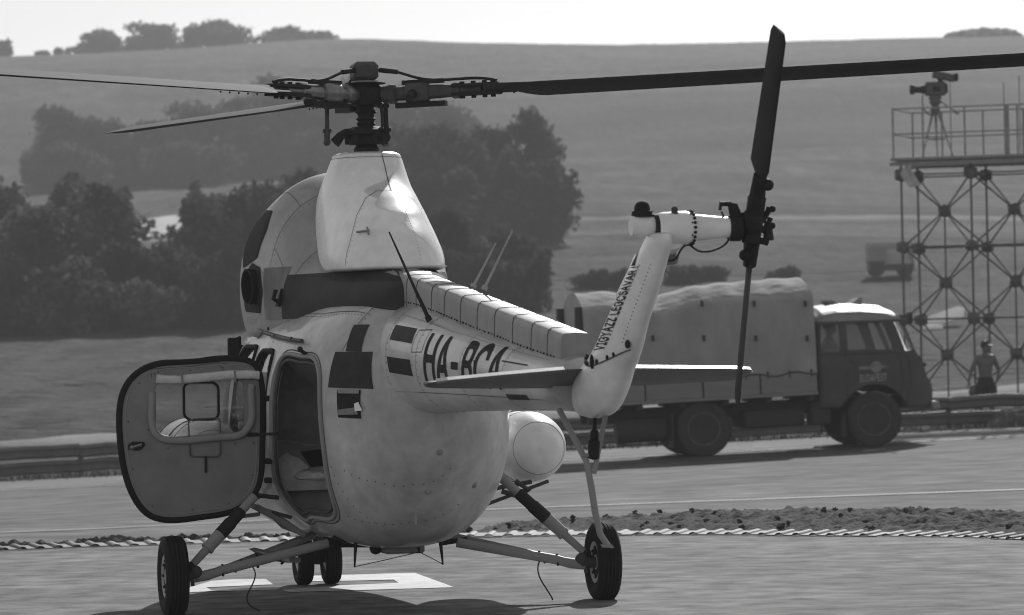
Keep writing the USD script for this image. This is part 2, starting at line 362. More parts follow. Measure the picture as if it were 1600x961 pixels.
obj('road_line', ribbon(np.linspace(-40, 50, 90), np.full(90, 69.2), .22, .042), M['paint_line'], smooth=True, kind='structure', label='white line painted along the far edge of the road')
obj('gravel_verge', sheet(*np.meshgrid(np.linspace(-50, 60, 90), np.linspace(69.5, 74.6, 5)), .045), M['gravel'], smooth=True, kind='structure', label='pale gravel verge below the guard rail')
xx = np.linspace(-50, 60, 140)
obj('dirt_track', pathway(xx, 92 + 2.0 * meshkit.noise(np.stack([xx / 9, 0 * xx, 0 * xx], -1)), 2.8, .07), M['gravel'], smooth=True, kind='structure', label='pale dirt track behind the guard rail')
obj('hill_path', pathway(xx * 1.2, 300 + 22 * meshkit.noise(np.stack([xx / 30, 0 * xx, 0 * xx + 3], -1)) + .12 * xx, 5, .12), M['track'], smooth=True, kind='structure', label='pale path crossing the lower hillside')
def patch(x0, x1, y0, y1, dz, seed, n=24):
    th = np.linspace(0, 2 * np.pi, 40, endpoint=False)[None]; rr = np.linspace(0, 1, n)[:, None]
    wob = .7 + .6 * meshkit.fbm(np.stack([np.cos(th) * 1.6, np.sin(th) * 1.6, 0 * th + seed], -1), 3, seed)
    X = (x0 + x1) / 2 + (x1 - x0) / 2 * rr * np.cos(th) * wob; Y = (y0 + y1) / 2 + (y1 - y0) / 2 * rr * np.sin(th) * wob
    X = np.hstack([X, X[:, :1]]); Y = np.hstack([Y, Y[:, :1]])
    m_ = sheet(X, Y, dz); z = m_.vertices[:, 2].reshape(X.shape).copy(); z[-1] -= .6; m_.vertices = np.c_[m_.vertices[:, :2], z.ravel()]; return m_
obj('bare_soil', patch(-30.5, -26.0, 300, 345, .1, 2) , M['sand'], smooth=True, kind='structure', label='bright bare soil showing between the trees')

# landing pad: disc, painted mark, corrugated edging, soil bank
PC, PR = np.array([-1.33, 30.1]), 7.7
th = np.linspace(0, 2 * np.pi, 97)
rr = np.linspace(0.01, PR, 14)
Xg = PC[0] + rr[:, None] * np.cos(th)[None]; Yg = PC[1] + rr[:, None] * np.sin(th)[None]
pad = sheet(Xg, Yg, 0); pad.vertices[:, 2] = .045
obj('landing_pad', pad, M['pad'], smooth=True, kind='structure', label='round asphalt landing pad under the helicopter')
PADZ = .045
def on_pad(poly):
    out = []
    for px, py in poly:
        d = unproject(px, py, 1.0) - [0, 0, EYE]; t = (PADZ + .004 - EYE) / d[2]; out.append((d * t)[:2])
    return out
mk = []
for poly in ([(470, 899.5), (648, 894.4), (710, 917), (452, 924.6), (440, 921), (533, 914), (623, 910), (615, 905), (536, 907), (470, 908)],
             [(296, 917), (330, 907), (363, 904.5), (415, 904), (427, 912.5), (322, 917), (330, 921.5), (438, 918), (432, 920.5), (326, 923.5), (292, 925)]):
    v, f = trimesh.creation.triangulate_polygon(sg.Polygon(on_pad(poly)), engine='earcut')
    mk.append(trimesh.Trimesh(np.c_[v, np.full(len(v), PADZ + .004)], f, process=False))
obj('landing_mark', cat_(mk), M['paint_line'], smooth=False, kind='structure', label='white landing mark painted on the pad under the helicopter')

edge = thing('pad_edging', 'pale corrugated sheet edging laid around the round landing pad', 'edging')
nsh = 24; A0, A1 = math.radians(200), math.radians(-20)
for i in range(nsh):
    t0, t1 = A0 + (A1 - A0) * i / nsh, A0 + (A1 - A0) * (i + .985) / nsh
    n = 99; t = np.linspace(t0, t1, n); L = abs(t1 - t0) * PR
    w = np.maximum(0, np.sin(np.linspace(0, 2 * np.pi * 7, n))) ** .6 * rng.uniform(.75, 1.15); jx, jz = rng.uniform(-.05, .05), rng.uniform(-.01, .012)
    rows = []
    for r in (PR - .04, PR + .16, PR + .24):
        rows.append(np.stack([PC[0] + (r + jx) * np.cos(t), PC[1] + (r + jx) * np.sin(t), PADZ + .012 + jz * .5 + .02 * w + .025 * (r - PR + .04) / .4], -1))
    V = np.stack(rows); V = np.stack([V, V - [0, 0, .008]])
    idx = np.arange(3 * n).reshape(3, n); q = np.stack([idx[:-1, :-1], idx[:-1, 1:], idx[1:, 1:], idx[1:, :-1]], -1).reshape(-1, 4)
    f = np.vstack([q[:, [0, 1, 2]], q[:, [0, 2, 3]]])
    b = np.arange(n - 1); e = np.stack([b, b + 1, 3 * n + b + 1, 3 * n + b], 1); e = np.vstack([e[:, [0, 1, 2]], e[:, [0, 2, 3]]])
    obj('corrugated_sheet', trimesh.Trimesh(V.reshape(-1, 3), np.vstack([f, f[:, ::-1] + 3 * n, e]), process=False), M['edging'], edge, smooth=40)

def soil_bank(name, label, ta, tb, hfun, r0, r1, seed, clods):
    n, k = 420, 46
    t = np.radians(np.linspace(ta, tb, n))[:, None]; u = np.linspace(0, 1, k)[None]
    r = r0 + (r1 - r0) * u + 0 * t
    X = PC[0] + r * np.cos(t); Y = PC[1] + r * np.sin(t)
    q = np.stack([X * 4.5, Y * 4.5, 0 * X], -1)
    f = meshkit.fbm(q, 4, seed); g = meshkit.fbm(q * 4, 3, seed + 1)
    h = hfun(np.linspace(0, 1, n))[:, None] * (np.sin(np.pi * np.clip(u, 0, 1)) ** .8) * (.6 + .8 * f) + (g - .5) * .13 * np.sin(np.pi * u) ** .5
    Z = ground(X, Y) + .02 + np.maximum(h, -.05)
    i = np.arange(n * k).reshape(n, k); F = np.stack([i[:-1, :-1], i[:-1, 1:], i[1:, 1:], i[1:, :-1]], -1).reshape(-1, 4)
    bank = trimesh.Trimesh(np.stack([X, Y, Z], -1).reshape(-1, 3), np.vstack([F[:, [0, 1, 2]], F[:, [0, 2, 3]]]), process=False)
    obj(name, bank, M['soil'], smooth=50, kind='structure', label=label)
    R = np.random.default_rng(seed); cl = []
    for _ in range(clods):
        p, s = R.integers(0, n), R.integers(4, k - 4)
        c = trimesh.creation.icosphere(1, R.uniform(.01, .03)); c.vertices += R.normal(0, .012, c.vertices.shape); c.apply_scale([1, 1, .7])
        c.apply_translation([X[p, s], Y[p, s], Z[p, s] + .015]); cl.append(c)
    obj('soil_clods', cat_(cl), M['soil'], smooth=False, kind='stuff', label='dark crumbled earth clods lying on ' + label, cat='soil')
soil_bank('soil_bank', 'dark loose soil bank beside the landing pad edging', 84, 0, PchipInterpolator([0, .05, .18, .33, .42, .55, .8, 1], [.02, .06, .14, .12, .09, .10, .13, .15]), PR + .30, PR + 4.2, 21, 130)
soil_bank('soil_bank', 'low strip of dark soil behind the pad edging on the far side', 175, 84, PchipInterpolator([0, .3, .7, 1], [.07, .06, .06, .05]), PR + .4, PR + .85, 23, 45)

# ------------------------------------------------------------------ trees and bushes
def tree(name, px, top, wpx, Y, label, seed, leaf='leaf', kind='tree', size=.34, dens=1.0, group=None, low=.12):
    R = np.random.default_rng(seed)
    P = unproject(px, top, Y); X0 = P[0]; z0 = float(ground(X0, Y)); H = max(P[2] - z0, .8); W = wpx / FPX * Y
    t = thing(name, label, kind, (X0, Y, z0 - .05), group=group)
    nl = int(14 + 8 * R.random()); C = []; RR = []
    for k in range(nl):
        u = (k + .5) / nl; zc = H * (low + .1 + (.80 - low) * u); lim = W / 2 * (math.sin(math.pi * min(1, .16 + .84 * (1 - u) ** .8)) * .75 + .12)
        a = R.uniform(0, 2 * np.pi); rad = lim * math.sqrt(R.random()) * .8
        s = W * R.uniform(.19, .31) * (1.1 - .4 * u)
        C.append([rad * math.cos(a), rad * math.sin(a) * .8, zc]); RR.append([s * 1.15, s, min(s * R.uniform(.75, 1.1), H * .22)])
    C.append([R.uniform(-.1, .1) * W, 0, H * .86]); RR.append([W * .16, W * .15, H * .14])
    C, RR = np.array(C), np.array(RR)
    n = int(min(6500, max(600, dens * 3.6 * (RR[:, 0] * RR[:, 2]).sum() * 4 / size ** 2)))
    w = RR.prod(1) ** .66; idx = R.choice(len(C), n, p=w / w.sum())
    d = R.normal(size=(n, 3)); d /= np.linalg.norm(d, axis=1, keepdims=True); rad = R.random(n) ** .35
    p = C[idx] + d * RR[idx] * rad[:, None] * (.85 + .35 * R.random((n, 1)))
    p = p[(p[:, 2] > H * low * .4)]; n = len(p)
    a = R.normal(size=(n, 3)); a /= np.linalg.norm(a, axis=1, keepdims=True)
    b = np.cross(a, R.normal(size=(n, 3))); b /= np.linalg.norm(b, axis=1, keepdims=True)
    s = size * R.uniform(.5, 1.15, (n, 1)); V = np.stack([p - a * s, p - b * s * .55, p + a * s, p + b * s * .55], 1)
    V[:, 1] += .12 * s * np.cross(a, b); V[:, 3] += .12 * s * np.cross(a, b)
    i = np.arange(n)[:, None] * 4
    F = np.vstack([np.hstack([i, i + 1, i + 2]), np.hstack([i, i + 2, i + 3])])
    tr = [tube([[0, 0, 0], [R.uniform(-.1, .1), 0, H * .3], [R.uniform(-.2, .2), R.uniform(-.2, .2), H * .75]], [W * .045, W * .032, W * .01], 7)]
    for k in range(min(6, nl)):
        tr.append(tube([[0, 0, H * .2 + .05 * k * H * .5], list(C[k] * [.5, .5, 1] - [0, 0, H * .05]), list(C[k])], [W * .02, W * .013, W * .005], 5))
    obj('trunk', cat_(tr), M['bark'], t)
    obj('crown', trimesh.Trimesh(V.reshape(-1, 3), F, process=False), M[leaf], t, smooth=False)
    return t
near = 'leafy trees along the field edge'
T = [(-8, 290, 130, 192, 'leaf'), (62, 318, 120, 186, 'leaf_pale'), (112, 300, 105, 193, 'leaf_dark'), (168, 284, 110, 189, 'leaf_pale'), (190, 380, 95, 184, 'leaf_dark'), (318, 300, 120, 190, 'leaf'),
     (280, 392, 105, 185, 'leaf'), (372, 292, 105, 192, 'leaf_dark'), (418, 278, 110, 196, 'leaf'), (30, 415, 120, 182, 'leaf_dark'), (110, 410, 120, 181, 'leaf_pale'), (360, 390, 120, 182, 'leaf_dark'), (232, 440, 90, 180, 'leaf_pale'),
     (480, 262, 120, 199, 'leaf'), (545, 270, 120, 200, 'leaf_pale'), (610, 300, 110, 196, 'leaf_dark'), (460, 370, 120, 186, 'leaf_dark'), (-60, 330, 110, 190, 'leaf'), (700, 330, 120, 190, 'leaf_dark'), (790, 360, 110, 192, 'leaf')]
words = ['pale tuft among dark foliage', 'broad low crown', 'tall narrow crown', 'rounded crown']
TL = ['tree at the left frame edge with a broad crown above the field', 'second tree from the left frame edge by the field', 'dark narrow tree between broad ones at the field edge', 'tree just left of the bright gap in the foliage',
      'dark low bushy tree below and left of the bright gap', 'tree just right of the bright gap in the foliage', 'low bushy tree below and right of the bright gap', 'dark tree left of the helicopter cowling',
      'tree behind the exhaust side of the helicopter cowling', 'dark low tree by the field at the far left', 'low tree near the field left of the bright gap', 'dark low tree above the pale field beside the helicopter nose', 'small bush directly under the bright gap',
      'tree behind the helicopter rotor fairing, left part', 'tree behind the helicopter rotor fairing', 'dark tree behind the right side of the rotor fairing', 'dark low tree hidden behind the helicopter cowling', 'tree cut off by the left frame edge',
      'dark tree at the foot of the big tree by the whip antennas', 'low tree right of the whip antennas']
for k, (px, top, w, Y, lf) in enumerate(T):
    tree('leafy_tree', px, top, w * 1.25, Y, TL[k], 100 + k, lf, group=near, size=.28, low=.02)
for k, (px, top, w, Y, lb) in enumerate([(688, 190, 135, 262, 'big tree left crown rising behind the rotor fairing'), (765, 200, 130, 266, 'big tree middle crown behind the whip antennas'), (838, 166, 105, 264, 'tallest tree, right crown of the big clump on the hillside'),
                                          (845, 250, 95, 258, 'lower right flank tree of the big clump'), (760, 290, 150, 256, 'dark lower tree of the big clump behind the tail boom'), (640, 200, 120, 268, 'tree of the big clump hidden behind the rotor mast')]):
    tree('big_tree', px, top, w * 1.2, Y, lb, 200 + k, 'leaf_dark' if k % 2 else 'leaf', group='big clump of trees behind the helicopter', size=.36, low=.05)
hl = ['tree with a pointed top standing left on the hillside', 'rounded hillside tree next to the pointed one', 'hillside tree under the blurred rotor blade tip', 'hillside tree under the rotor blade', 'hillside tree behind the rotor grip', 'hillside tree left of the rotor hub', 'hillside tree just behind the swashplate',
      'hillside tree right of the rotor mast', 'hillside tree under the long rotor blade', 'low hillside tree above the pale grass strip', 'small hillside tree over the strip of pale grass', 'dim tree top above the rotor hub']
for k, (px, top, w, Y) in enumerate([(85, 166, 92, 415), (168, 184, 95, 418), (248, 196, 100, 420), (322, 165, 115, 424), (395, 150, 110, 428), (460, 138, 110, 432), (535, 135, 110, 432), (615, 140, 110, 430), (690, 165, 100, 425), (120, 225, 110, 408), (290, 225, 130, 410), (430, 118, 80, 470)]):
    tree('hillside_tree', px, top, w * 1.3, Y, hl[k], 300 + k, 'leaf', group='trees on the hillside', size=.45, low=.03)
rl = ['small tree on the ridge at the left frame edge', 'low ridge tree left of the wide ridge crowns', 'wide ridge tree second from the left group', 'widest ridge tree against the sky', 'faint low ridge tree right of the widest', 'last faint ridge tree before the bare skyline', 'tiny bush on the ridge skyline', 'tiny pointed bush on the ridge skyline', 'narrow ridge tree beside the widest one']
for k, (px, top, w, Y, ) in enumerate([(4, 66, 40, 692), (155, 51, 78, 690), (232, 40, 92, 692), (345, 36, 105, 692), (440, 46, 80, 705), (495, 52, 70, 710), (66, 84, 22, 690), (92, 79, 14, 690), (300, 50, 50, 694)]):
    tree('ridge_tree', px, top - 3, w * 1.05, Y, rl[k], 400 + k, 'leaf_pale', group='trees on the ridge', size=.6, low=.02)
for k, (px, top, w, Y, lb) in enumerate([(930, 422, 75, 205, 'low dark bush behind the truck tail end'), (985, 418, 85, 204, 'wide dark bush behind the tail pylon'), (1062, 414, 80, 206, 'low bush right of the tail gearbox over the tarpaulin'), (1110, 424, 60, 207, 'small bush above the middle of the truck tarpaulin'), (1225, 432, 60, 203, 'small bush above the front of the truck tarpaulin')]):
    tree('bush', px, top, w, Y, lb, 500 + k, 'leaf_dark', kind='bush', size=.2, low=.0)

def thicket(name, label, px0, px1, Y, h, seed, leaf='leaf_dark', n=7000, size=.3):
    """undergrowth that fills the foot of the trees: leaf clumps over an uneven strip"""
    R = np.random.default_rng(seed); x = unproject(px0, 480, Y)[0] + (unproject(px1, 480, Y)[0] - unproject(px0, 480, Y)[0]) * R.random(n); y = Y + R.uniform(-2.5, 2.5, n)
    top = h * (.45 + .9 * meshkit.fbm(np.stack([x * .55, 0 * x, 0 * x + seed], -1), 3, seed)); z = ground(x, y) + top * R.random(n) ** .7
    p = np.stack([x, y, z], -1); a = R.normal(size=(n, 3)); a /= np.linalg.norm(a, axis=1, keepdims=True); b = np.cross(a, R.normal(size=(n, 3))); b /= np.linalg.norm(b, axis=1, keepdims=True)
    s = size * R.uniform(.5, 1.15, (n, 1)); V = np.stack([p - a * s, p - b * s * .55, p + a * s, p + b * s * .55], 1); i = np.arange(n)[:, None] * 4
    obj(name, trimesh.Trimesh(V.reshape(-1, 3), np.vstack([np.hstack([i, i + 1, i + 2]), np.hstack([i, i + 2, i + 3])]), process=False), M[leaf], smooth=False, kind='stuff', cat='undergrowth', label=label)
thicket('undergrowth', 'dense dark undergrowth at the foot of the trees along the field', -60, 860, 188, 3.0, 61, n=12000)
thicket('undergrowth', 'undergrowth filling the foot of the big clump of trees', 640, 880, 258, 5.5, 62, n=7000, size=.34)
thicket('undergrowth', 'undergrowth joining the trees on the hillside', 40, 760, 424, 5.0, 63, 'leaf', n=11000, size=.5)
thicket('undergrowth', 'low scrub along the ridge between the trees', 110, 520, 694, 1.5, 64, 'leaf_pale', n=1800, size=.5)

thicket('undergrowth', 'tall hedge of bushes at the far left above the field', -30, 200, 203, 5.6, 66, 'leaf', n=7000, size=.3)
thicket('undergrowth', 'tall hedge of bushes right of the bright gap', 305, 470, 204, 5.8, 67, 'leaf', n=5500, size=.3)

# ------------------------------------------------------------------ helicopter
HELI = thing('helicopter', 'pale twin-engined ambulance helicopter with open cabin door standing on the landing pad', 'helicopter', (HX, HY, PADZ), YAW - math.pi / 2)
# local axes: x aft, y starboard, z up (heights below were measured from the pad surface)
DZ = -PADZ
TINY = ('rivets', 'rivet_rows', 'bolts', 'fasteners', 'screws', 'seams', 'studs')
def hp(name, mesh, mt, smooth=35, parent=None, label=None):
    if isinstance(mesh, list): return [hp(name, q, mt, smooth, parent, label) for q in mesh][0]
    mesh = mesh.copy(); mesh.vertices = mesh.vertices + [0, 0, DZ]
    p = obj(name, mesh, M[mt], parent or HELI, smooth, label)
    if name.endswith(TINY): tag(p, kind='stuff')
    return p
def decal(L, polys, off=.003, port=True, size=.045, ath=False):
    out = []
    for g in polys:
        g = g if hasattr(g, 'exterior') else sg.Polygon(g)
        for q in getattr(g, 'geoms', [g]):
            v, f = trimesh.creation.triangulate_polygon(q, engine='earcut'); v, f = trimesh.remesh.subdivide_to_size(np.c_[v, 0 * v[:, 0]], f, size)
            P = L.side(v[:, 0], v[:, 1], off, port); out.append(trimesh.Trimesh(P, f, process=False))
    return cat_(out)
def ribbon_on(L, a, th, w=.006, off=.0015, n=60):
    s = np.linspace(0, 1, len(a)); u = np.linspace(0, 1, n); a, th = np.interp(u, s, a), np.interp(u, s, th)
    P = L.pt(a, th, off); N = L.normal(a, th); T = np.gradient(P, axis=0); B = np.cross(T, N); B /= np.maximum(np.linalg.norm(B, axis=1, keepdims=True), 1e-9)
    V = np.stack([P - B * w / 2, P + B * w / 2], 1).reshape(-1, 3); i = np.arange(n - 1) * 2
    return trimesh.Trimesh(V, np.vstack([np.stack([i, i + 1, i + 3], 1), np.stack([i, i + 3, i + 2], 1)]), process=False)
def ring_on(L, a, t0=0, t1=360, **k): return ribbon_on(L, np.full(60, a), np.radians(np.linspace(t0, t1, 60)), **k)
def rivets_on(L, a, th, step=.045, r=.006, off=0.0):
    u = np.linspace(0, 1, 400); s = np.linspace(0, 1, len(a)); a, th = np.interp(u, s, a), np.interp(u, s, th); P = L.pt(a, th)
    d = np.r_[0, np.cumsum(np.linalg.norm(np.diff(P, axis=0), axis=1))]; t = np.arange(step / 2, d[-1], step)
    a, th = np.interp(t, d, a), np.interp(t, d, th); P = L.pt(a, th, off); N = L.normal(a, th); out = []
    for p, n in zip(P, N):
        x, y, _ = frame(n); k = np.arange(6) * np.pi / 3
        out.append(trimesh.Trimesh(np.vstack([p + r * (np.outer(np.cos(k), x) + np.outer(np.sin(k), y)), p + n * r * .5]), [[i, (i + 1) % 6, 6] for i in range(6)], process=False))
    return cat_(out)

# --- cabin pod: outer skin less the inside, the door opening and the windows
door_az = smooth_line([(.071, 1.801), (.471, 1.786), (.67, 1.765), (.775, 1.685), (.85, 1.428), (.86, 1.171), (.79, .915), (.69, .75), (.566, .693), (.233, .688), (-.30, .715), (-.385, .83), (-.262, 1.06), (-.15, 1.338), (-.129, 1.598), (-.091, 1.74)], 90, True)
def rrect(a0, a1, z0, z1, r=.12): return sg.box(a0 + r, z0 + r, a1 - r, z1 - r).buffer(r, 8)
wins = {'port': [rrect(-.98, -.36, 1.22, 1.83), rrect(-1.9, -1.16, 1.18, 1.86), rrect(-2.85, -2.1, 1.05, 1.86)], 'starboard': [rrect(-.98, -.2, 1.22, 1.83), rrect(-1.9, -1.16, 1.18, 1.86), rrect(-2.85, -2.1, 1.05, 1.86)]}
inner = Loft([(-3.8, .2, .9, 1.2, 2.1), (-3.4, .5, .66, 1.68, 2.2), (-3.0, .65, .55, 1.93, 2.3), (-2.4, .735, .51, 2.1, 2.4), (-1.5, .765, .50, 2.16, 2.4), (-.5, .765, .50, 2.18, 2.4), (.1, .76, .50, 2.18, 2.35), (.5, .695, .52, 2.17, 2.3), (.85, .6, .60, 2.13, 2.2), (1.1, .45, .78, 2.0, 2.1), (1.15, .1, 1.2, 1.5, 2.0)])
Ty = np.array([[1, 0, 0, 0], [0, 0, -1, 0], [0, 1, 0, 0], [0, 0, 0, 1.0]])          # (x, y, d) -> (x, -d, y)
def yprism(poly, y0, y1):
    g = prism(poly, abs(y1 - y0), Ty); g.apply_translation([0, max(y0, y1), 0]); return to_man(g)
podm = to_man(POD.mesh(150, 112)) - to_man(inner.mesh(90, 72))
podm = podm - yprism(sg.Polygon(door_az).buffer(-.012), -1.2, -.1)
for q in wins['port']: podm = podm - yprism(q, -1.2, -.3)
for q in wins['starboard']: podm = podm - yprism(q, 1.2, .3)
pod = hp('cabin_pod', from_man(podm), 'body', 40)
for sd, L in wins.items():
    for q in L:
        sgn = sd == 'port'
        fr = np.array(q.exterior.coords)[:-1]; P = POD.side(fr[:, 0], fr[:, 1], .004, sgn)
        w = hp('cabin_window', decal(POD, [q.buffer(.004)], -.014, sgn, .12), 'glass', True)
        hp('window_seal', tube(P, .016, 6, True), 'rubber', True, w)
P = POD.side(door_az[:, 0], door_az[:, 1], .0)
hp('door_frame', tube(P, .016, 8, True), 'liner_light', True)
q = np.array(sg.Polygon(door_az).buffer(-.035).exterior.coords)[:-1]
hp('door_frame', tube(POD.side(q[:, 0], q[:, 1], -.02), .013, 8, True), 'greymetal', True)
q = np.array(sg.Polygon(door_az).buffer(.028).exterior.coords)[:-1]
hp('door_seal_line', tube(POD.side(q[:, 0], q[:, 1], .0), .005, 6, True), 'seam', True)
# cabin inside
INM = to_man(inner.mesh(90, 72))
def fit(mesh): return from_man(to_man(mesh) ^ INM)
hp('cabin_floor', fit(box([-3.2, -.62, .62], [.85, .62, .66])), 'interior', False)
hp('bulkhead', fit(box([.80, -.5, .66], [.83, .5, 2.0])), 'interior', False)
hp('bulkhead', fit(box([-2.2, -.7, .66], [-2.17, .25, 1.5])), 'interior', False)
hp('bench_seat', cat_([fit(chbox([-1.3, -.05, .66], [.78, .55, .98], .03)), fit(chbox([-1.3, .5, .98], [.78, .6, 1.5], .03))]), 'interior')
def plate(px, a, d=.02): return fit(hull([hat_a(x, y, a + q) for x, y in px for q in (0, -d)]))
hp('cabin_partition', plate([(405, 560), (520, 556), (520, 690), (405, 690)], -1.1), 'interior', False)
hp('partition_rail', tube([hat_a(x, y, -1.06) for x, y in ((425, 690), (450, 689), (480, 695), (512, 696))], .012, 8), 'cloth_grey', 40)
bl = ball([0, 0, 0], 1, 4, (.10, .125, .125)); bl.vertices += (meshkit.fbm(bl.vertices * 9, 4, 4)[:, None] - .5) * .07; bl.apply_translation(hat_a(455, 735, -.62))
hp('rolled_blanket', fit(bl), 'cloth', True)
bl = trimesh.creation.icosphere(4, 1.0); bl.apply_scale([.2, .17, .055]); bl.vertices += (meshkit.fbm(bl.vertices * 13, 4, 9)[:, None] - .5) * .05; bl.apply_translation(hat_a(492, 742, -.6))
hp('folded_blanket', fit(bl), 'cloth', True)
hp('stretcher', fit(cat_([hull([hat_a(x, y, a) for x, y in ((405, 752), (525, 748), (525, 764), (405, 768)) for a in (-.45, -1.2)])])), 'cloth_grey', False)
hp('bench_front', plate([(405, 764), (530, 764), (530, 815), (405, 815)], -.62), 'interior', False)
hp('strap', plate([(447, 700), (466, 702), (492, 738), (476, 742)], -.58, .01), 'liner', False)
hp('dark_bag', fit(hull([hat_a(x, y, a) for x, y in ((470, 705), (512, 700), (512, 725), (485, 735)) for a in (-.66, -.75)])), 'dark', False)
# markings on the pod
hp('cross_marking', decal(POD, [[(.95, 1.99), (1.09, 1.99), (1.184, 1.81), (1.03, 1.815)], [(.918, 1.813), (1.28, 1.809), (1.39, 1.566), (.937, 1.578)]], .003, True, .03), 'mark_grey', True, label='dark cross painted on the rear port flank')
vent = hp('vent_opening', decal(POD, [[(1.045, 1.563), (1.285, 1.559), (1.30, 1.372), (1.07, 1.379)]], .004, True, .03), 'mark', True, label='dark recessed vent below the cross')
hp('vent_flap', decal(POD, [[(1.06, 1.567), (1.28, 1.563), (1.282, 1.535), (1.075, 1.538)]], .014, True, .03), 'liner_light', True, vent)
hp('vent_flap', decal(POD, [[(1.08, 1.43), (1.25, 1.445), (1.285, 1.40), (1.08, 1.395)]], .012, True, .03), 'liner', True, vent)
hp('paper_tag', decal(POD, [[(1.25, 1.47), (1.29, 1.48), (1.325, 1.425), (1.26, 1.42)]], .018, True, .03), 'white', True, vent)
# seams and rivets of pod
sl = [ring_on(POD, -.62, 60, 235, w=.005), ring_on(POD, .95, 78, 118), ribbon_on(POD, [.9, .97, 1.0, .99], np.radians([98, 122, 138, 148])), ribbon_on(POD, [-.6, .3, .95], np.radians([128, 128, 122]))]
hp('panel_seams', cat_(sl), 'seam', True)
hp('rivet_rows', cat_([rivets_on(POD, [-.66, -.66], np.radians([85, 200])), rivets_on(POD, [.93, .99, 1.03], np.radians([95, 120, 136])), rivets_on(POD, [-2.4, .9], np.radians([118, 118]), .06), rivets_on(POD, [-.6, .3, .95], np.radians([130, 130, 124])), rivets_on(POD, [1.0, 1.25, 1.4, 1.5], np.radians([205, 225, 250, 290]), .07), rivets_on(POD, [.75, .95, 1.1, 1.2], np.radians([228, 244, 262, 300]), .06), rivets_on(POD, [.9, .92, .95], np.radians([200, 225, 250]), .06)]), 'seam', False)
hp('door_slide_rail', cat_([tube(POD.side(np.linspace(-1.03, .40, 20), np.linspace(1.941, 1.877, 20), .03), .016, 6), *[tube([POD.side(a, z, -.01), POD.side(a, z, .05)], .012, 6) for a, z in ((-.45, 1.915), (.2, 1.89))]]), 'greymetal')
for a, z, r in ((-1.2, 2.0, .036), (-.70, 2.10, .038)):
    hp('filler_cap', lathe([(0, r), (.022, r), (.026, r * .8), (.03, 0)], POD.side(a, z, -.008), POD.side(a, z, .05), 18), 'dark')
hp('drip_lip', tube(POD.side([-1.6, -1.42, -1.35], [1.93, 1.95, 1.96], .015), [.01, .035, .01], 6), 'liner')
hp('door_stop', cat_([tube([POD.side(.5, 1.80, 0), POD.side(.5, 1.81, .05)], .014, 8), ball(POD.side(.5, 1.815, .055), .02, 1)]), 'dark')
for a, t in ((1.593, 4.771), (1.384, 4.64), (1.232, 5.427)):
    hp('drain_fitting', lathe([(0, .022), (.012, .02), (.022, .008)], POD.pt(a, t, -.004), POD.pt(a, t, .05), 10), 'liner_light')
# cockpit mirror frame by nose
hp('mirror_bracket', cat_([tube([POD.side(-2.3, 1.84, 0), POD.side(-2.25, 1.90, .05), POD.side(-2.2, 1.86, .08)], .015, 8), chbox(POD.side(-2.22, 1.84, .06) - [.02, .04, .09], POD.side(-2.22, 1.84, .06) + [.02, .05, .06], .01)]), 'dark')
# --- belly
hp('belly_box', chbox(*(lambda c: (c - [.2, .135, .03], c + [.2, .135, .06]))(hat_a(625, 856, .1)), .015), 'liner')
hp('belly_lamp', lathe([(0, .04), (.04, .045), (.07, .03), (.08, 0)], hat_a(587, 848, .1), hat_a(587, 900, .1), 16), 'dark')
for nm, pts in (('antenna_mast', [(556, 846), (554, 886)]), ('antenna_mast', [(688, 844), (692, 882)]), ('antenna_mast', [(650, 822), (655, 863)])):
    A, B = hat_a(*pts[0], .3), hat_a(*pts[1], .3)
    hp(nm, tube([A, B], [.014, .006], 8), 'dark')
hp('antenna_wire', [tube([hat_a(554, 885, .3), hat_a(600, 875, .3), hat_a(655, 862, .3)], .003, 5), tube([hat_a(655, 862, .3), hat_a(675, 872, .3), hat_a(692, 881, .3)], .003, 5)], 'dark')
hp('drain_pipe', tube([POD.pt(1.2, math.radians(262), -.02), POD.pt(1.2, math.radians(262), .05) - [0, 0, .04]], [.018, .008], 8), 'liner_light')
hp('belly_pipe', [tube([hat_a(x0, y0, a), hat_a(x1, y1, a)], r, 8) for x0, y0, x1, y1, a, r in ((505, 842, 560, 850, -.2, .018), (520, 852, 580, 852, -.5, .014), (690, 848, 730, 842, -.2, .018), (540, 848, 520, 838, .2, .012))], 'dark')

# --- tail boom
hp('tail_boom', BOOM.mesh(90, 72), 'boom', 40)
hp('boom_seams', cat_([ring_on(BOOM, a, 20, 330, w=.005) for a in (1.5, 2.35, 3.45, 4.45)] + [ribbon_on(BOOM, [1.55, 2.3], np.radians([182, 182]), w=.004), ribbon_on(BOOM, [2.2, 5.2], np.radians([215, 215]), w=.004)]), 'seam', True)
hp('boom_rivets', cat_([rivets_on(BOOM, [a, a], np.radians([90, 280])) for a in (1.53, 2.38, 3.48, 4.48)] + [rivets_on(BOOM, [1.5, 5.3], np.radians([t, t]), .05) for t in (128, 215)]), 'seam', False)
hp('access_panel', decal(BOOM, [sg.box(2.22, 1.80, 2.5, 1.945).difference(sg.box(2.228, 1.806, 2.492, 1.939))], .002), 'seam', True)
hp('flag_stripe', decal(BOOM, [[(1.577, 1.982), (2.157, 1.952), (2.191, 1.858), (1.577, 1.887)]]), 'mark_grey', True, label='upper dark stripe of the painted flag')
hp('flag_stripe', decal(BOOM, [[(1.569, 1.778), (2.209, 1.755), (2.252, 1.651), (1.603, 1.675)]]), 'mark', True, label='lower dark stripe of the painted flag')
def text_polys(s, bold=True):
    t = meshkit.text_mesh(s, 1.0, .01, bold); v = t.vertices; f = t.faces[(v[t.faces][:, :, 2] > .005).all(1)]
    return v[:, :2], f
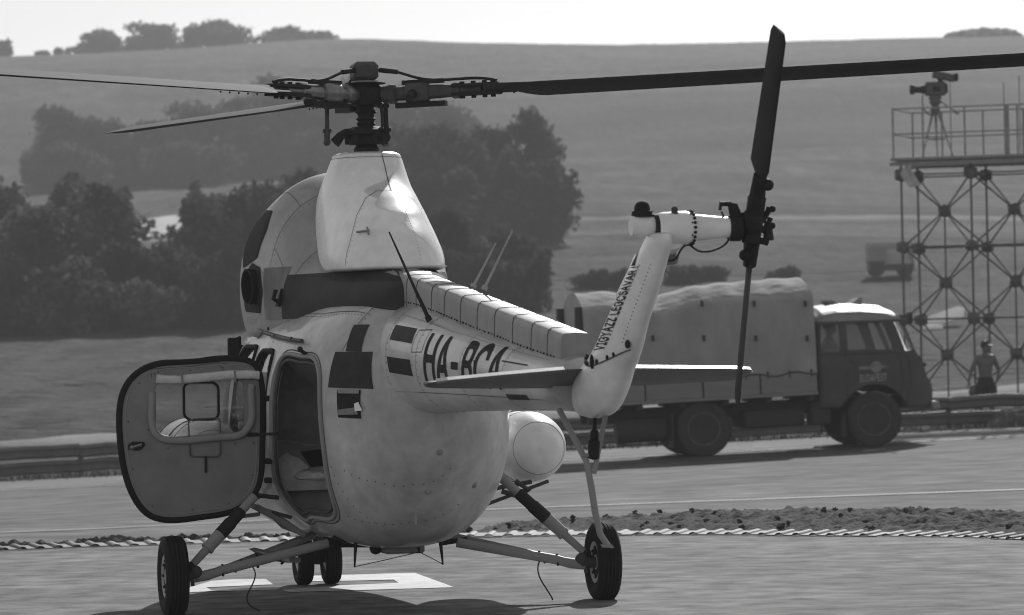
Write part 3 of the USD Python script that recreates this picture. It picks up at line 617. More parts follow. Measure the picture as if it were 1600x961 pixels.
def text_on(L, s, a0, a1, z0, z1, off=.003, port=True, shear=0.0, taper=None):
    v, f = text_polys(s); lo, hi = v.min(0), v.max(0)
    u = (v - lo) / (hi - lo); vv = np.c_[u * [abs(a1 - a0), abs(z1 - z0)], 0 * u[:, 0]]
    t = trimesh.Trimesh(vv, f, process=False); t.update_faces(t.nondegenerate_faces()); vv, f = trimesh.remesh.subdivide_to_size(t.vertices, t.faces, .05)
    a, z = a0 + vv[:, 0] * np.sign(a1 - a0), vv[:, 1] / abs(z1 - z0)
    zz = z0 + (z1 - z0) * z if taper is None else taper(a, z)
    return trimesh.Trimesh(L.side(a + shear * z, zz, off, port), f, process=False)
tp = lambda a, z: (1.598 - .012 * (a - 2.6)) + z * (.325 - .045 * (a - 2.6))
hp('registration_letters', text_on(BOOM, 'HA-BCA', 2.56, 4.42, 0, 1, taper=tp), 'mark', True, label='dark registration letters on the port side of the boom')
hp('boom_line_marking', decal(BOOM, [[(4.38, 1.748), (4.95, 1.722), (4.95, 1.715), (4.38, 1.741)]], .003), 'mark_grey', True)
hp('small_stencil', decal(BOOM, [sg.box(4.45 + .055 * i, 1.52, 4.49 + .055 * i, 1.552) for i in range(9)]), 'mark_grey', True)
# drive shaft cover along the boom
sec = []
for a in np.linspace(.85, 5.42, 60):
    t = (a - .85) / 4.57; zt = 2.345 - .45 * t; zb = float(BOOM.f[2](a)) - .10; w = .108 - .022 * t
    pr = np.array([(-1.10, 0), (-1.07, .5), (-1.03, .82), (-.94, .94), (-.78, 1.0), (0, 1.02), (.78, 1.0), (.94, .94), (1.03, .82), (1.07, .5), (1.10, 0)])
    sec.append(np.c_[np.full(len(pr), a), pr[:, 0] * w, zb + (zt - zb) * pr[:, 1]])
S_ = np.array(sec); n0, k0 = S_.shape[:2]; idx = np.arange(n0 * k0).reshape(n0, k0)
F = np.stack([idx[:-1, :-1], idx[:-1, 1:], idx[1:, 1:], idx[1:, :-1]], -1).reshape(-1, 4)
caps = [[0, i + 1, i] for i in range(1, k0 - 1)] + [[(n0 - 1) * k0, (n0 - 1) * k0 + i, (n0 - 1) * k0 + i + 1] for i in range(1, k0 - 1)]
hp('shaft_cover', trimesh.Trimesh(S_.reshape(-1, 3), np.vstack([F[:, [0, 1, 2]], F[:, [0, 2, 3]], caps]), process=False), 'cover', 40)
sm = []
for a in (1.25, 1.6, 2.02, 2.45, 2.9, 3.35, 3.8, 4.3, 4.75, 5.15):
    i = int((a - .85) / 4.57 * 59); c = S_[i].mean(0); p = c + (S_[i] - c) * 1.012 + [0, 0, .003]; sm.append(tube(p, .0026, 5))
hp('cover_seam', sm, 'seam', True)
lg = []
for side in (0, -1):
    p = S_[:, side] + [0, 0, .0]; p = p.copy(); p[:, 1] *= 1.02; p[:, 2] = BOOM.side(p[:, 0], np.minimum(float(BOOM.f[2](.85)) - .0, BOOM.f[2](p[:, 0]) - .055), .004)[:, 2]
    lg.append(tube(p, .004, 5))
hp('cover_hinge_line', lg, 'seam', True)
st = []
for a in np.arange(1.0, 5.3, .075):
    i = min(58, int((a - .85) / 4.57 * 59))
    for q in (1, -2):
        p = S_[i, q] * .75 + S_[i, 0 if q == 1 else -1] * .25; st.append(ball(p + [rng.uniform(-.02, .02), -.003 if q == 1 else .003, 0], rng.uniform(.004, .007), 1))
hp('cover_fasteners', cat_(st), 'dark', False)
# --- tail pylon
def stack(rows, n=48, ex=2.0, taper=1.0):
    R = np.array(rows, float); z = np.linspace(R[0, 0], R[-1, 0], 60); c = [PchipInterpolator(R[:, 0], R[:, k])(z) for k in range(1, 5)]
    th = np.arange(n) / n * 2 * np.pi; co, si = np.cos(th), np.sin(th); V = []
    for i in range(len(z)):
        V.append(np.c_[c[0][i] + c[2][i] * np.sign(co) * abs(co) ** (2 / ex), c[1][i] + c[3][i] * np.sign(si) * abs(si) ** (2 / ex), np.full(n, z[i])])
    V = np.vstack(V); F = []; k = np.arange(n); k2 = (k + 1) % n
    for i in range(len(z) - 1):
        A, B = i * n, (i + 1) * n; F += [np.stack([A + k, A + k2, B + k2], 1), np.stack([A + k, B + k2, B + k], 1)]
    V = np.vstack([V, V[:n].mean(0), V[-n:].mean(0)]); e = (len(z) - 1) * n
    F += [np.stack([np.full(n, len(V) - 2), k2, k], 1), np.stack([np.full(n, len(V) - 1), e + k, e + k2], 1)]
    return trimesh.Trimesh(V, np.vstack(F), process=False)
PYL = [(1.425, 5.80, 0, .06, .02), (1.435, 5.80, 0, .20, .055), (1.46, 5.83, 0, .30, .085), (1.52, 5.88, 0, .38, .112), (1.615, 5.98, 0, .43, .122), (1.70, 6.12, 0, .42, .112), (1.79, 6.32, 0, .385, .098), (1.956, 6.57, 0, .345, .082), (2.12, 6.84, 0, .30, .074), (2.267, 7.08, 0, .25, .064), (2.36, 7.22, 0, .20, .055), (2.40, 7.25, 0, .15, .045)]
hp('tail_pylon', stack(PYL), 'white', 40)
pf = [PchipInterpolator([r[0] for r in PYL], [r[k] for r in PYL]) for k in (1, 3, 4)]
def pyl(z, t, off=0):
    """port face point of the pylon: t from -1 (front) to 1 (rear)"""
    c, ra, ry = (f(z) for f in pf); ph = np.arccos(np.clip(-t, -1, 1))
    return np.stack([c - (ra + off) * np.cos(ph), -(ry + off) * np.sin(ph), z], -1)
def pyl_text(s, z0, z1, t0, t1, off=.004):
    v, f = text_polys(s); lo, hi = v.min(0), v.max(0); u = (v - lo) / (hi - lo)
    vv = np.c_[u * [1.1, .14], 0 * u[:, 0]]; t = trimesh.Trimesh(vv, f, process=False); t.update_faces(t.nondegenerate_faces()); vv, f = trimesh.remesh.subdivide_to_size(t.vertices, t.faces, .05)
    x, y = vv[:, 0] / 1.1, vv[:, 1] / .14
    return trimesh.Trimesh(pyl(z0 + (z1 - z0) * x, t0 + (t1 - t0) * (1 - y), off), f, process=False)
hp('warning_lettering', pyl_text('VIGYÁZZ LÉGCSAVAR !', 1.80, 2.235, -.64, .22), 'mark', True, label='dark warning lettering running up the tail pylon')
zz = np.linspace(2.24, 2.33, 8)
ar = [pyl(z, t, .004) for z in zz for t in (-.62, -.62 + .6 * (1 - (z - 2.24) / .09) * .8)]
hp('warning_arrow', trimesh.Trimesh(np.array(ar), [f for i in range(7) for f in ([2 * i, 2 * i + 1, 2 * i + 3], [2 * i, 2 * i + 3, 2 * i + 2])], process=False), 'mark', True)
jl = np.linspace(-.97, .97, 30); zj = 1.80 - .085 * np.sin(np.linspace(0, np.pi, 30)) + .0 * jl
P = np.array([pyl(z, t, .002) for z, t in zip(zj, jl)])
hp('pylon_joint', tube(P, .0045, 5), 'seam', True)
bl = []
for k in range(3, 28, 2):
    if k % 3: bl.append(ball(P[k] + [0, -.002, .012], .014 + .006 * (k % 2), 1, (1, .35, .8)))
bl.append(ball(P[17] + [0, -.006, .02], .03, 1, (.5, .4, 1.4))); bl.append(ball(pyl(np.array(1.83), .9, .01), .025, 1, (1, .6, 1)))
hp('pylon_bolts', cat_(bl), 'dark', False)
hp('pylon_rivets', cat_([ball(pyl(np.array(z), t, .0), .004, 0) for t in (-.95, .2, .75) for z in np.arange(1.84, 2.26, .02)]), 'seam', False)
hp('pylon_fairing', stack([(2.05, 6.35, 0, .05, .012), (2.12, 6.50, 0, .09, .02), (2.2, 6.68, 0, .10, .022), (2.3, 6.88, 0, .1, .022)], 20), 'white', 40)
# tail gearbox
def G(px, py, a=7.22): return hat_a(px, py, a)
def ylathe(prof, a, z, n=36):
    """profile of (y, r) about the lateral axis at station a, height z"""
    return lathe([(y - prof[0][0], r) for y, r in prof], [a, prof[0][0], z], [a, prof[0][0] + 1, z], n)
def yy(px, py=356): return G(px, py)[1]
zg = float(G(1050, 356)[2]); ag = 7.22
hp('tail_gearbox', ylathe([(yy(1022), .0), (yy(1022), .066), (yy(1027), .076), (yy(1034), .083), (yy(1060), .088), (yy(1072), .088), (yy(1075), .083), (yy(1083), .083), (yy(1084), .06)], ag, zg), 'white')
gb = [lathe([(0, .085), (.05, .08), (.12, .07), (.13, 0)], [ag, yy(1044), zg - .04], [ag - .25, yy(1044) - .02, zg - .2], 24)]
hp('gearbox_neck', cat_(gb), 'white')
hp('gearbox_saddle', lathe([(0, .07), (.05, .078), (.07, .05)], list(G(1047, 388) + [-.06, 0, 0]), list(G(1040, 402) + [-.12, 0, -.05]), 20), 'liner')
hp('gearbox_flange', cat_([ylathe([(yy(1021), .05), (yy(1021), .074), (yy(1029), .076), (yy(1029), .05)], ag, zg)]), 'dark')
fb = [ball([ag + .086 * math.cos(t), yy(1080), zg + .086 * math.sin(t)], .009, 1) for t in np.linspace(0, 2 * np.pi, 22)] + [ball([ag + .08 * math.cos(t), yy(1076), zg + .082 * math.sin(t)], .006, 1) for t in np.linspace(.3, 5.8, 9)]
hp('flange_bolts', cat_(fb), 'dark', False)
hp('gearbox_plug', cat_([lathe([(0, .016), (.02, .018), (.03, .012), (.03, 0)], [ag + .02, yy(1053), zg + .08], [ag + .02, yy(1053), zg + 1], 12), ball([ag + .03, yy(1053), zg + .075], .022, 1, (1, 1, .5))]), 'greymetal')
hp('tail_light_housing', ylathe([(yy(986), 0), (yy(986), .052), (yy(988), .055), (yy(1012), .056), (yy(1022), .05), (yy(1026), .02)], ag, zg + .015), 'white')
bc = [ag, yy(1004), zg + .06]
bk = hp('beacon_base', lathe([(0, .058), (.012, .06), (.016, .054), (.03, .054), (.032, .04)], bc, [bc[0], bc[1], bc[2] + 1], 28), 'dark')
hp('beacon_lens', lathe([(.03, .041), (.05, .041), (.068, .034), (.078, .022), (.083, .0)], bc, [bc[0], bc[1], bc[2] + 1], 24), 'mark', 60, bk)
hp('tail_output_shaft', ylathe([(yy(1083), .05), (yy(1083), .07), (yy(1090), .07), (yy(1130), .055), (yy(1143), .055), (yy(1143), .02)], ag, zg), 'white')
hp('pitch_control_housing', cat_([ylathe([(yy(1138), .03), (yy(1138), .062), (yy(1142), .068), (yy(1156), .068), (yy(1160), .05)], ag, zg - .005), hull(np.array([G(x, y, ag + s) for x, y in ((1136, 315), (1152, 318), (1160, 336), (1140, 338)) for s in (-.03, .03)])), tube([G(1142, 318), G(1126, 318), G(1125, 328)], [.014, .014, .008], 8)]), 'dark')
hp('control_cable', tube([G(*p) for p in smooth_line([(1040, 405), (1057, 402), (1068, 385), (1075, 382), (1088, 390), (1103, 393), (1120, 389), (1136, 378), (1140, 370)], 40)], .0055, 6), 'dark')
hp('control_cable', tube([G(*p) for p in smooth_line([(1127, 330), (1132, 340), (1140, 348)], 10)], .005, 6), 'dark')
# tail rotor
rh = np.array([ag, yy(1178, 346), zg + .035])
hub = hp('tail_rotor_hub', cat_([ylathe([(yy(1160), .02), (yy(1160), .055), (yy(1168), .075), (yy(1180), .072), (yy(1188), .05), (yy(1190), 0)], ag, zg + .02), tube([rh - [.0, .02, .12], rh + [.0, .02, .12]], [.05, .05], 10)]), 'dark')
hp('pitch_links', cat_([tube([G(1190, 345), G(1200, 330), G(1203, 325)], [.02, .015, .02], 8), ball(G(1207, 326), .018, 1), tube([G(1190, 362), G(1200, 350), G(1204, 340)], .014, 8), tube([G(1186, 374), G(1200, 378)], .02, 8), tube([G(1200, 345), G(1201, 375)], [.018, .03], 8), ball(G(1206, 352), .02, 1), tube([G(1182, 372), G(1196, 374)], .012, 8)]), 'dark', 35, hub)
def airfoil(n=14, t=.12):
    x = (1 - np.cos(np.linspace(0, np.pi, n))) / 2; y = t / .2 * (.2969 * np.sqrt(x) - .126 * x - .3516 * x ** 2 + .2843 * x ** 3 - .1036 * x ** 4)
    return np.vstack([np.c_[x[::-1], y[::-1]], np.c_[x[1:-1], -y[1:-1]]])
def bladem(root, d, lead, rows):
    """rows of (r, chord, thickness ratio, pitch deg, leading edge offset, rise); d span direction, lead towards the leading edge"""
    d = np.asarray(d, float); d /= np.linalg.norm(d); lead = np.asarray(lead, float); lead -= d * lead.dot(d); lead /= np.linalg.norm(lead); up = np.cross(d, lead); up *= np.sign(up[2]) if abs(up[2]) > .2 else 1
    A = airfoil(); n = len(A); V = []
    for r, c, t, p, o, h in rows:
        x = o - A[:, 0] * c; y = A[:, 1] * c * t / .12; p = math.radians(p)
        V.append(np.asarray(root) + d * r + np.outer(x * math.cos(p) - y * math.sin(p), lead) + np.outer(x * math.sin(p) + y * math.cos(p) + h, up))
    V = np.vstack(V); F = []; k = np.arange(n); k2 = (k + 1) % n
    for i in range(len(rows) - 1):
        a, b = i * n, (i + 1) * n; F += [np.stack([a + k, a + k2, b + k2], 1), np.stack([a + k, b + k2, b + k], 1)]
    V = np.vstack([V, V[:n].mean(0), V[-n:].mean(0)]); e = (len(rows) - 1) * n
    F += [np.stack([np.full(n, len(V) - 2), k2, k], 1), np.stack([np.full(n, len(V) - 1), e + k, e + k2], 1)]
    t = trimesh.Trimesh(V, np.vstack(F), process=False)
    if t.volume < 0: t.invert()
    return t
tip = hat_a(1231, 30, ag + .5); dt = tip - rh; dt[1] += -.03
for s in (1, -1):
    d = np.array([dt[0], s * dt[1], dt[2]]) * s
    hp('tail_rotor_blade', bladem(rh, d, np.cross([0, 1, 0], d), [(.10, .07, .5, 0, .035, 0), (.22, .075, .5, 0, .037, 0), (.30, .19, .16, 14, .075, 0), (1.02, .19, .11, 8, .075, 0), (1.06, .14, .10, 8, .05, 0)]), 'blade', 40)
    p = rh + d / np.linalg.norm(d) * .2
    hp('tail_blade_grip', cat_([tube([rh, rh + d / np.linalg.norm(d) * .26], [.052, .036], 10), ball(p + [.03, .04 * s, 0], .032, 1)]), 'dark')
# stabiliser
for s in (-1, 1):
    rows = []
    for yv, te, le, zte, zle in ((.08, 5.98, 5.42, 1.70, 1.595), (.20, 5.97, 5.45, 1.698, 1.60), (.55, 5.93, 5.47, 1.688 - (.012 if s < 0 else 0), 1.608), (.84, 5.90, 5.49, 1.678 - (.024 if s < 0 else 0), 1.618), (.895, 5.86, 5.52, 1.672 - (.026 if s < 0 else 0), 1.625), (.915, 5.78, 5.58, 1.66 - (.02 if s < 0 else 0), 1.635)):
        A = airfoil(16, .09); c = math.hypot(te - le, zte - zle); ux = np.array([te - le, 0, zte - zle]) / c; uz = np.array([-ux[2], 0, ux[0]])
        rows.append(np.array([le, s * yv, zle]) + np.outer(A[:, 0] * c, ux) + np.outer(A[:, 1] * c, uz))
    n = len(A); V = np.vstack(rows); F = []; k = np.arange(n); k2 = (k + 1) % n
    for i in range(len(rows) - 1): a, b = i * n, (i + 1) * n; F += [np.stack([a + k, a + k2, b + k2], 1), np.stack([a + k, b + k2, b + k], 1)]
    V = np.vstack([V, V[-n:].mean(0)]); e = (len(rows) - 1) * n; F.append(np.stack([np.full(n, len(V) - 1), e + k, e + k2], 1))
    t = trimesh.Trimesh(V, np.vstack(F), process=False)
    stb = hp('stabiliser', t, 'stab', 40)
    te_ = np.array([r[0] for r in [q[np.argmax(q[:, 0])][None] for q in rows[1:5]]]); a_ = np.vstack([te_ + [.004, 0, -.004], te_ + [-.05, 0, .016]])
    hp('trailing_edge', trimesh.Trimesh(np.vstack([a_, a_ - [0, 0, .006]]), [f for o in (0, 8) for i in range(3) for f in ([o + i, o + i + 1, o + 4 + i + 1], [o + i, o + 4 + i + 1, o + 4 + i])], process=False), 'boom', False, stb)
hp('static_wick', tube([[5.55, -.62, 1.70], [5.56, -.62, 1.76]], .003, 5), 'dark')
# tail skid
K = lambda px, py, a=5.85: hat_a(px, py, a)
hp('tail_skid', cat_([tube([K(874, 640, 5.6), K(916, 720), K(924, 760), K(930, 800), K(938, 835), K(950, 852)], [.017, .017, .019, .019, .018, .016], 10), tube([K(948, 640, 6.05), K(938, 690), K(928, 740)], [.015, .014, .015], 10), tube([K(908, 710), K(928, 712)], .012, 8), hull([K(938, 850, 5.8), K(954, 850, 5.8), K(957, 855, 5.8), K(941, 855, 5.8), K(938, 850, 5.92), K(956, 850, 5.92), K(960, 856, 5.92), K(941, 855, 5.92)])]), 'liner_light', 40)
hp('skid_damper', cat_([tube([K(930, 652), K(929, 672)], .012, 8), lathe([(0, .012), (.01, .022), (.06, .022), (.065, .032), (.16, .032), (.165, .022), (.17, 0)], K(929, 670), K(927, 720), 16)]), 'dark')
# whip antennas
for (x0, y0, a0), (x1, y1, a1) in (((672, 477, 2.2), (608, 362, 1.9)), ((756, 452, 2.6), (801, 359, 2.6)), ((739, 448, 2.2), (775, 379, 2.2))):
    A, B = hat_a(x0, y0, a0), hat_a(x1, y1, a1)
    if x0 == 672: A = BOOM.side(2.25, 2.0, -.01)
    hp('whip_antenna', cat_([tube([A, B], [.014 if x0 == 672 else .010, .005], 8), tube([A, A + (B - A) * .06], .02, 8)]), 'dark' if x0 == 672 else 'hub')
# --- engine cowling, rotor fairing
hp('engine_cowling', COWL.mesh(130, 96), 'cowl', 40)
FAIR = [(2.36, -.11, 0, .84, .35), (2.372, -.12, 0, .89, .382), (2.45, -.19, 0, .915, .392), (2.6, -.38, 0, .97, .371), (2.74, -.56, 0, .95, .346), (2.86, -.67, 0, .83, .322), (2.97, -.715, 0, .64, .296), (3.1, -.67, 0, .42, .262), (3.18, -.645, 0, .33, .236), (3.205, -.64, 0, .31, .222), (3.21, -.64, 0, .28, .2)]
hp('rotor_fairing', stack(FAIR, 72, 2.25), 'white', 40)
class Stk:
    def __init__(s, rows, ex): R = np.array(rows, float); s.f = [PchipInterpolator(R[:, 0], R[:, k]) for k in range(1, 5)]; s.ex = ex
    def raw(s, z, th):
        co, si = np.cos(th), np.sin(th); c = [f(z) for f in s.f]
        return np.stack([c[0] + c[2] * np.sign(co) * abs(co) ** (2 / s.ex), c[1] + c[3] * np.sign(si) * abs(si) ** (2 / s.ex), z + 0 * th], -1)
    def normal(s, z, th):
        n = np.cross(s.raw(z, th + 1e-3) - s.raw(z, th - 1e-3), s.raw(np.minimum(z + 1e-3, 3.209), th) - s.raw(np.maximum(z - 1e-3, 2.361), th)); return n / np.maximum(np.linalg.norm(n, axis=-1, keepdims=True), 1e-9)
    def pt(s, z, th, off=0.0): z, th = np.broadcast_arrays(np.asarray(z, float), np.asarray(th, float)); return s.raw(z, th) + off * s.normal(z, th)
FS = Stk(FAIR, 2.25)
hp('fairing_seams', cat_([ribbon_on(FS, [3.19, 3.1, 3.0, 2.92], np.radians([10, 10, 8, 6]), w=.007), ribbon_on(FS, [2.40, 2.6, 2.75, 2.87, 2.92, 2.92, 2.87, 2.75, 2.6, 2.40], np.radians([-62, -50, -40, -25, -8, 14, 30, 50, 62, 72]), w=.005, n=120), ribbon_on(FS, [3.17, 3.17], np.radians([-120, 120]), w=.004)]), 'seam', True)
hp('fairing_rivets', cat_([rivets_on(FS, [2.40, 2.6, 2.75, 2.87, 2.93, 2.93, 2.87, 2.75, 2.6, 2.40], np.radians([-60, -48, -38, -23, -8, 14, 32, 52, 64, 74]), .04, .0035), rivets_on(FS, [2.42, 2.88], np.radians([12, 10]), .03, .0035), rivets_on(FS, [2.5, 2.86], np.radians([40, 36]), .03, .0035), rivets_on(FS, [2.44, 2.6, 2.8, 3.0], np.radians([-100, -96, -92, -90]), .05, .0035)]), 'seam', False)
hp('fairing_latch', cat_([tube([FS.pt(2.62, math.radians(-42), .012), FS.pt(2.625, math.radians(-30), .012)], .008, 6), tube([FS.pt(2.60, math.radians(-31), .01), FS.pt(2.65, math.radians(-31), .01)], .006, 6)]), 'liner')
# dark paint band round the lower cowling
def cowl_band(a0, a1, z0, z1, off, n=70, k=10, port=True):
    a = np.linspace(a0, a1, n)[:, None]; z = np.linspace(0, 1, k)[None]
    zt = np.minimum(z1, COWL.f[2](a) - .004); zz = z0 + (zt - z0) * z
    P = COWL.side(a + 0 * zz, zz, off, port); i = np.arange(n * k).reshape(n, k); F = np.stack([i[:-1, :-1], i[:-1, 1:], i[1:, 1:], i[1:, :-1]], -1).reshape(-1, 4)
    return trimesh.Trimesh(P.reshape(-1, 3), np.vstack([F[:, [0, 1, 2]], F[:, [0, 2, 3]]]), process=False)
hp('cowling_band', [cowl_band(-.72, 1.17, 2.05, 2.36, .004), cowl_band(-.72, 1.17, 2.05, 2.36, .004, port=False)], 'band', True, label='dark painted band round the rear of the cowling')
hp('cowling_seams', cat_([ring_on(COWL, -1.05, 95, 190), ribbon_on(COWL, [-1.05, -.5, .2], np.radians([158, 156, 150]), w=.004), ring_on(COWL, -.62, 120, 190, w=.005), ribbon_on(COWL, [-2.2, -1.05], np.radians([128, 126]), w=.006), ring_on(COWL, -1.62, 95, 195, w=.006), ribbon_on(COWL, [-1.6, -1.05], np.radians([172, 174]), w=.004)]), 'seam', True)
hp('cowling_rivets', cat_([rivets_on(COWL, [a, a], np.radians([95, 190]), .045, .005) for a in (-1.09, -1.01, -1.66, -.58)]), 'seam', False)
rp_ = lambda p: sg.Polygon(p).buffer(-.05).buffer(.05, 6)
gl = decal(COWL, [rp_([(-2.15, 2.60), (-1.95, 2.86), (-1.42, 2.84), (-1.33, 2.70), (-1.42, 2.50), (-2.0, 2.44)])], .006)
hp('cowling_vent', gl, 'mark', True, label='black vent panel on the upper port cowling')
e0 = COWL.side(-1.50, 2.30, -.10)
ex = lathe([(0, .11), (.10, .125), (.16, .13), (.16, .115), (.02, .10), (.02, 0)], e0, e0 + [.05, -.3, -.01], 28)
hp('exhaust_pipe', ex, 'mark', 40, label='black exhaust pipe on the port cowling'); ex = ex.copy(); ex.vertices[:, 1] *= -1; ex.invert(); hp('exhaust_pipe', ex, 'dark', 40)
hp('exhaust_soot', decal(COWL, [rp_([(-1.95, 2.12), (-1.95, 2.38), (-1.6, 2.47), (-1.30, 2.43), (-1.22, 2.25), (-1.32, 2.10)])], .004), 'mark', True)
hp('sooty_panel', cowl_band(-1.20, -.722, 2.05, 2.42, .004, 10, 8), 'soot', True, label='soot-stained panel ahead of the dark band')
hp('cowling_base_gap', cat_([tube(POD.pt(np.linspace(-2.3, 1.0, 40), COWL.theta(0, 0, True) * 0 + np.radians(np.linspace(118, 100, 40)), .004), .008, 6)]), 'seam', True)
hp('cowling_hook', cat_([tube([COWL.side(-.75, 2.16, 0), COWL.side(-.74, 2.19, .06), COWL.side(-.74, 2.25, .05)], .016, 6), hull(COWL.side(np.array([-.8, -.72, -.7]), np.array([2.14, 2.14, 2.26]), .012).tolist() + COWL.side(np.array([-.8, -.72, -.7]), np.array([2.14, 2.14, 2.26]), .03).tolist())]), 'dark')
# --- external tanks
for s in (1, -1):
    tprof = [(0, 0), (.015, .07), (.05, .125), (.11, .175), (.2, .215), (.32, .243), (.45, .255), (1.35, .255), (1.5, .235), (1.62, .19), (1.72, .12), (1.77, .04), (1.775, 0)]
    pt_ = PchipInterpolator([p[0] for p in tprof], [p[1] for p in tprof]); tt = np.unique(np.r_[np.linspace(0, .06, 8), np.linspace(.06, 1.775, 50)])
    tk_ = hp('fuel_tank', lathe([(t, float(pt_(t))) for t in tt], [-.33, 1.165 * s, 1.10], [-1.33, 1.165 * s, 1.10], 48), 'white', 40)
    hp('tank_seam', cat_([tube([[-.33 - t, 1.165 * s + (float(pt_(t)) + .001) * math.cos(u), 1.10 + (float(pt_(t)) + .001) * math.sin(u)] for u in np.linspace(0, 2 * np.pi, 40, endpoint=False)], w, 6, True) for t, w in ((.13, .0015), (.5, .002), (.75, .006), (1.3, .006))]), 'seam', True, tk_)
    hp('tank_strut', [tube([[a, .70 * s, z], [a - .02, 1.12 * s, .86]], .016, 8) for a, z in ((-.5, .80), (-1.3, .78))] + [tube([[-.45, .62 * s, .66], [-.55, 1.25 * s, .86]], .013, 8), tube([[-.5, 1.0 * s, .87], [-.5, 1.1 * s, .8], [-.5, 1.02 * s, .76], [-.5, .9 * s, .8]], .018, 8)], 'greymetal')
# --- landing gear
def wheel(y, s, R_=.272, W=.165):
    p = [(-W / 2 * .62, R_ * .52), (-W / 2 * .9, R_ * .62), (-W / 2, R_ * .76), (-W / 2 * .93, R_ * .89), (-W / 2 * .72, R_ * .965)]
    tr = []
    for k in range(5):
        c = -W * .30 + k * W * .15; tr += [(c - .009, R_ * .985 + .004 * (2 - abs(k - 2))), (c + .006, R_ * .985 + .004 * (2 - abs(k - 2))), (c + .0065, R_ * .965), (c + .009, R_ * .965)]
    p = p + tr + [(-a, r) for a, r in p[::-1]]
    return p
for s in (-1, 1):
    y0 = 1.50 * s if s > 0 else -1.525; R_ = .275
    pr = wheel(0, s, R_)
    w = hp('main_wheel', ylathe([(y0 + t, r) for t, r in pr], 0, R_ + .03, 48), 'rubber', 50)
    zc = R_ + .03
    hp('rim', ylathe([(y0 - .055, 0), (y0 - .055, .05), (y0 - .045, .055), (y0 - .045, .10), (y0 - .062, .125), (y0 - .062, .145), (y0 + .062, .145), (y0 + .062, .125), (y0 + .045, .10), (y0 + .045, .055), (y0 + .055, .05), (y0 + .055, 0)], 0, zc, 40), 'hub', 40, w)
    hp('hub_bolts', cat_([ball([.105 * math.cos(t), y0 + q * .054, zc + .105 * math.sin(t)], .011, 1) for t in np.linspace(0, 2 * np.pi, 8, endpoint=False) for q in (-1, 1)]), 'dark', False, w)
    i = y0 - s * .085
    hp('axle_knuckle', cat_([tube([[0, y0 - s * .05, zc], [0, y0 - s * .16, zc]], .04, 12), ball([0, y0 - s * .15, zc + .02], .05, 2), tube([[0, y0 - s * .12, zc + .02], [.02, y0 - s * .13, zc - .07]], .014, 8)]), 'greymetal')
    in1 = hat_a(714 if s > 0 else 512, 847 if s > 0 else 848, -.1)
    e = np.array([0, y0 - s * .13, zc - .015])
    mid = in1 + (e - in1) * .78
    hp('lower_arm', cat_([tube([in1, mid, mid + (e - mid) * .5 - [0, 0, .012], e], [.034, .034, .032, .036], 12), tube([[-.75, .42 * s, .52], mid, e], [.03, .028, .03], 10)]), 'liner_light', 40)
    hp('brake_clip', [tube([mid + (in1 - mid) * .18 + [0, 0, .04], mid + (in1 - mid) * .12 + [0, 0, -.04]], .008, 6), tube([mid + [0, 0, .04], mid + [.03, 0, -.04]], .008, 6)], 'dark')
    top = hat_a(782 if s > 0 else 398, 745 if s > 0 else 775, -.12); bot = np.array([0, y0 - s * .12, zc + .06])
    dv = bot - top
    hp('shock_strut', cat_([tube([top, top + dv * .25], .032, 12), tube([top + dv * .52, top + dv * .56, top + dv * .74, top + dv * .76, bot], [.044, .046, .042, .030, .026], 12), tube([top + dv * .72, top + dv * .75], .048, 12)]), 'liner_light', 40)
    hp('shock_sleeve', tube([top + dv * .2, top + dv * .22, top + dv * .36, top + dv * .38, top + dv * .54], [.034, .042, .042, .047, .047], 12), 'dark', 40)
    hp('strut_clevis', cat_([ball(bot, .038, 1), tube([bot, bot + [0, s * .05, -.05]], .02, 8)]), 'dark')
    st_ = [(-.0, 0), (-.02, -.08), (.015, -.16), (.03, -.22)]
    c0 = mid + (in1 - mid) * (.25 if s < 0 else .15)
    pts = smooth_line([c0, c0 + [.02, -.03 * s, -.12], c0 + [.03, .02 * s, -.22], [c0[0] + .05, c0[1] + .06, .052 if s > 0 else .05]], 20)
    hp('earthing_cable', tube(pts, .005, 6), 'dark')
hp('step_plate', hull([hat_a(x, y, a) for x, y, a in ((388, 857, -.05), (398, 855, -.35), (452, 872, -.05), (470, 872, -.35), (452, 879, -.05), (470, 878, -.35), (420, 876, -.2))]), 'liner')
hp('step_bracket', [tube([hat_a(400, 858, -.2), hat_a(403, 886, -.1)], .01, 6), tube([hat_a(445, 875, -.2), hat_a(440, 880, -.1)], .01, 6)], 'dark')
for k, y0 in enumerate((-.115, .10)):
    R_ = .185; pr = wheel(0, 1, R_, .125)
    w = hp('nose_wheel', ylathe([(y0 + t, r) for t, r in pr], -2.9, R_ + PADZ, 36), 'rubber', 50)
    hp('rim', ylathe([(y0 - .05, 0), (y0 - .05, .06), (y0 - .04, .09), (y0 + .04, .09), (y0 + .05, .06), (y0 + .05, 0)], -2.9, R_ + PADZ, 28), 'hub', 40, w)
hp('nose_strut', cat_([tube([[-2.9, -.17, .185 + PADZ], [-2.9, .16, .185 + PADZ]], .022, 10), tube([[-2.9, 0, .2], [-2.85, 0, .62]], [.035, .045], 12), tube([[-2.6, 0, .55], [-2.88, 0, .3]], .02, 8), box([-2.93, -.05, .22], [-2.86, .05, .36])]), 'greymetal', 40)
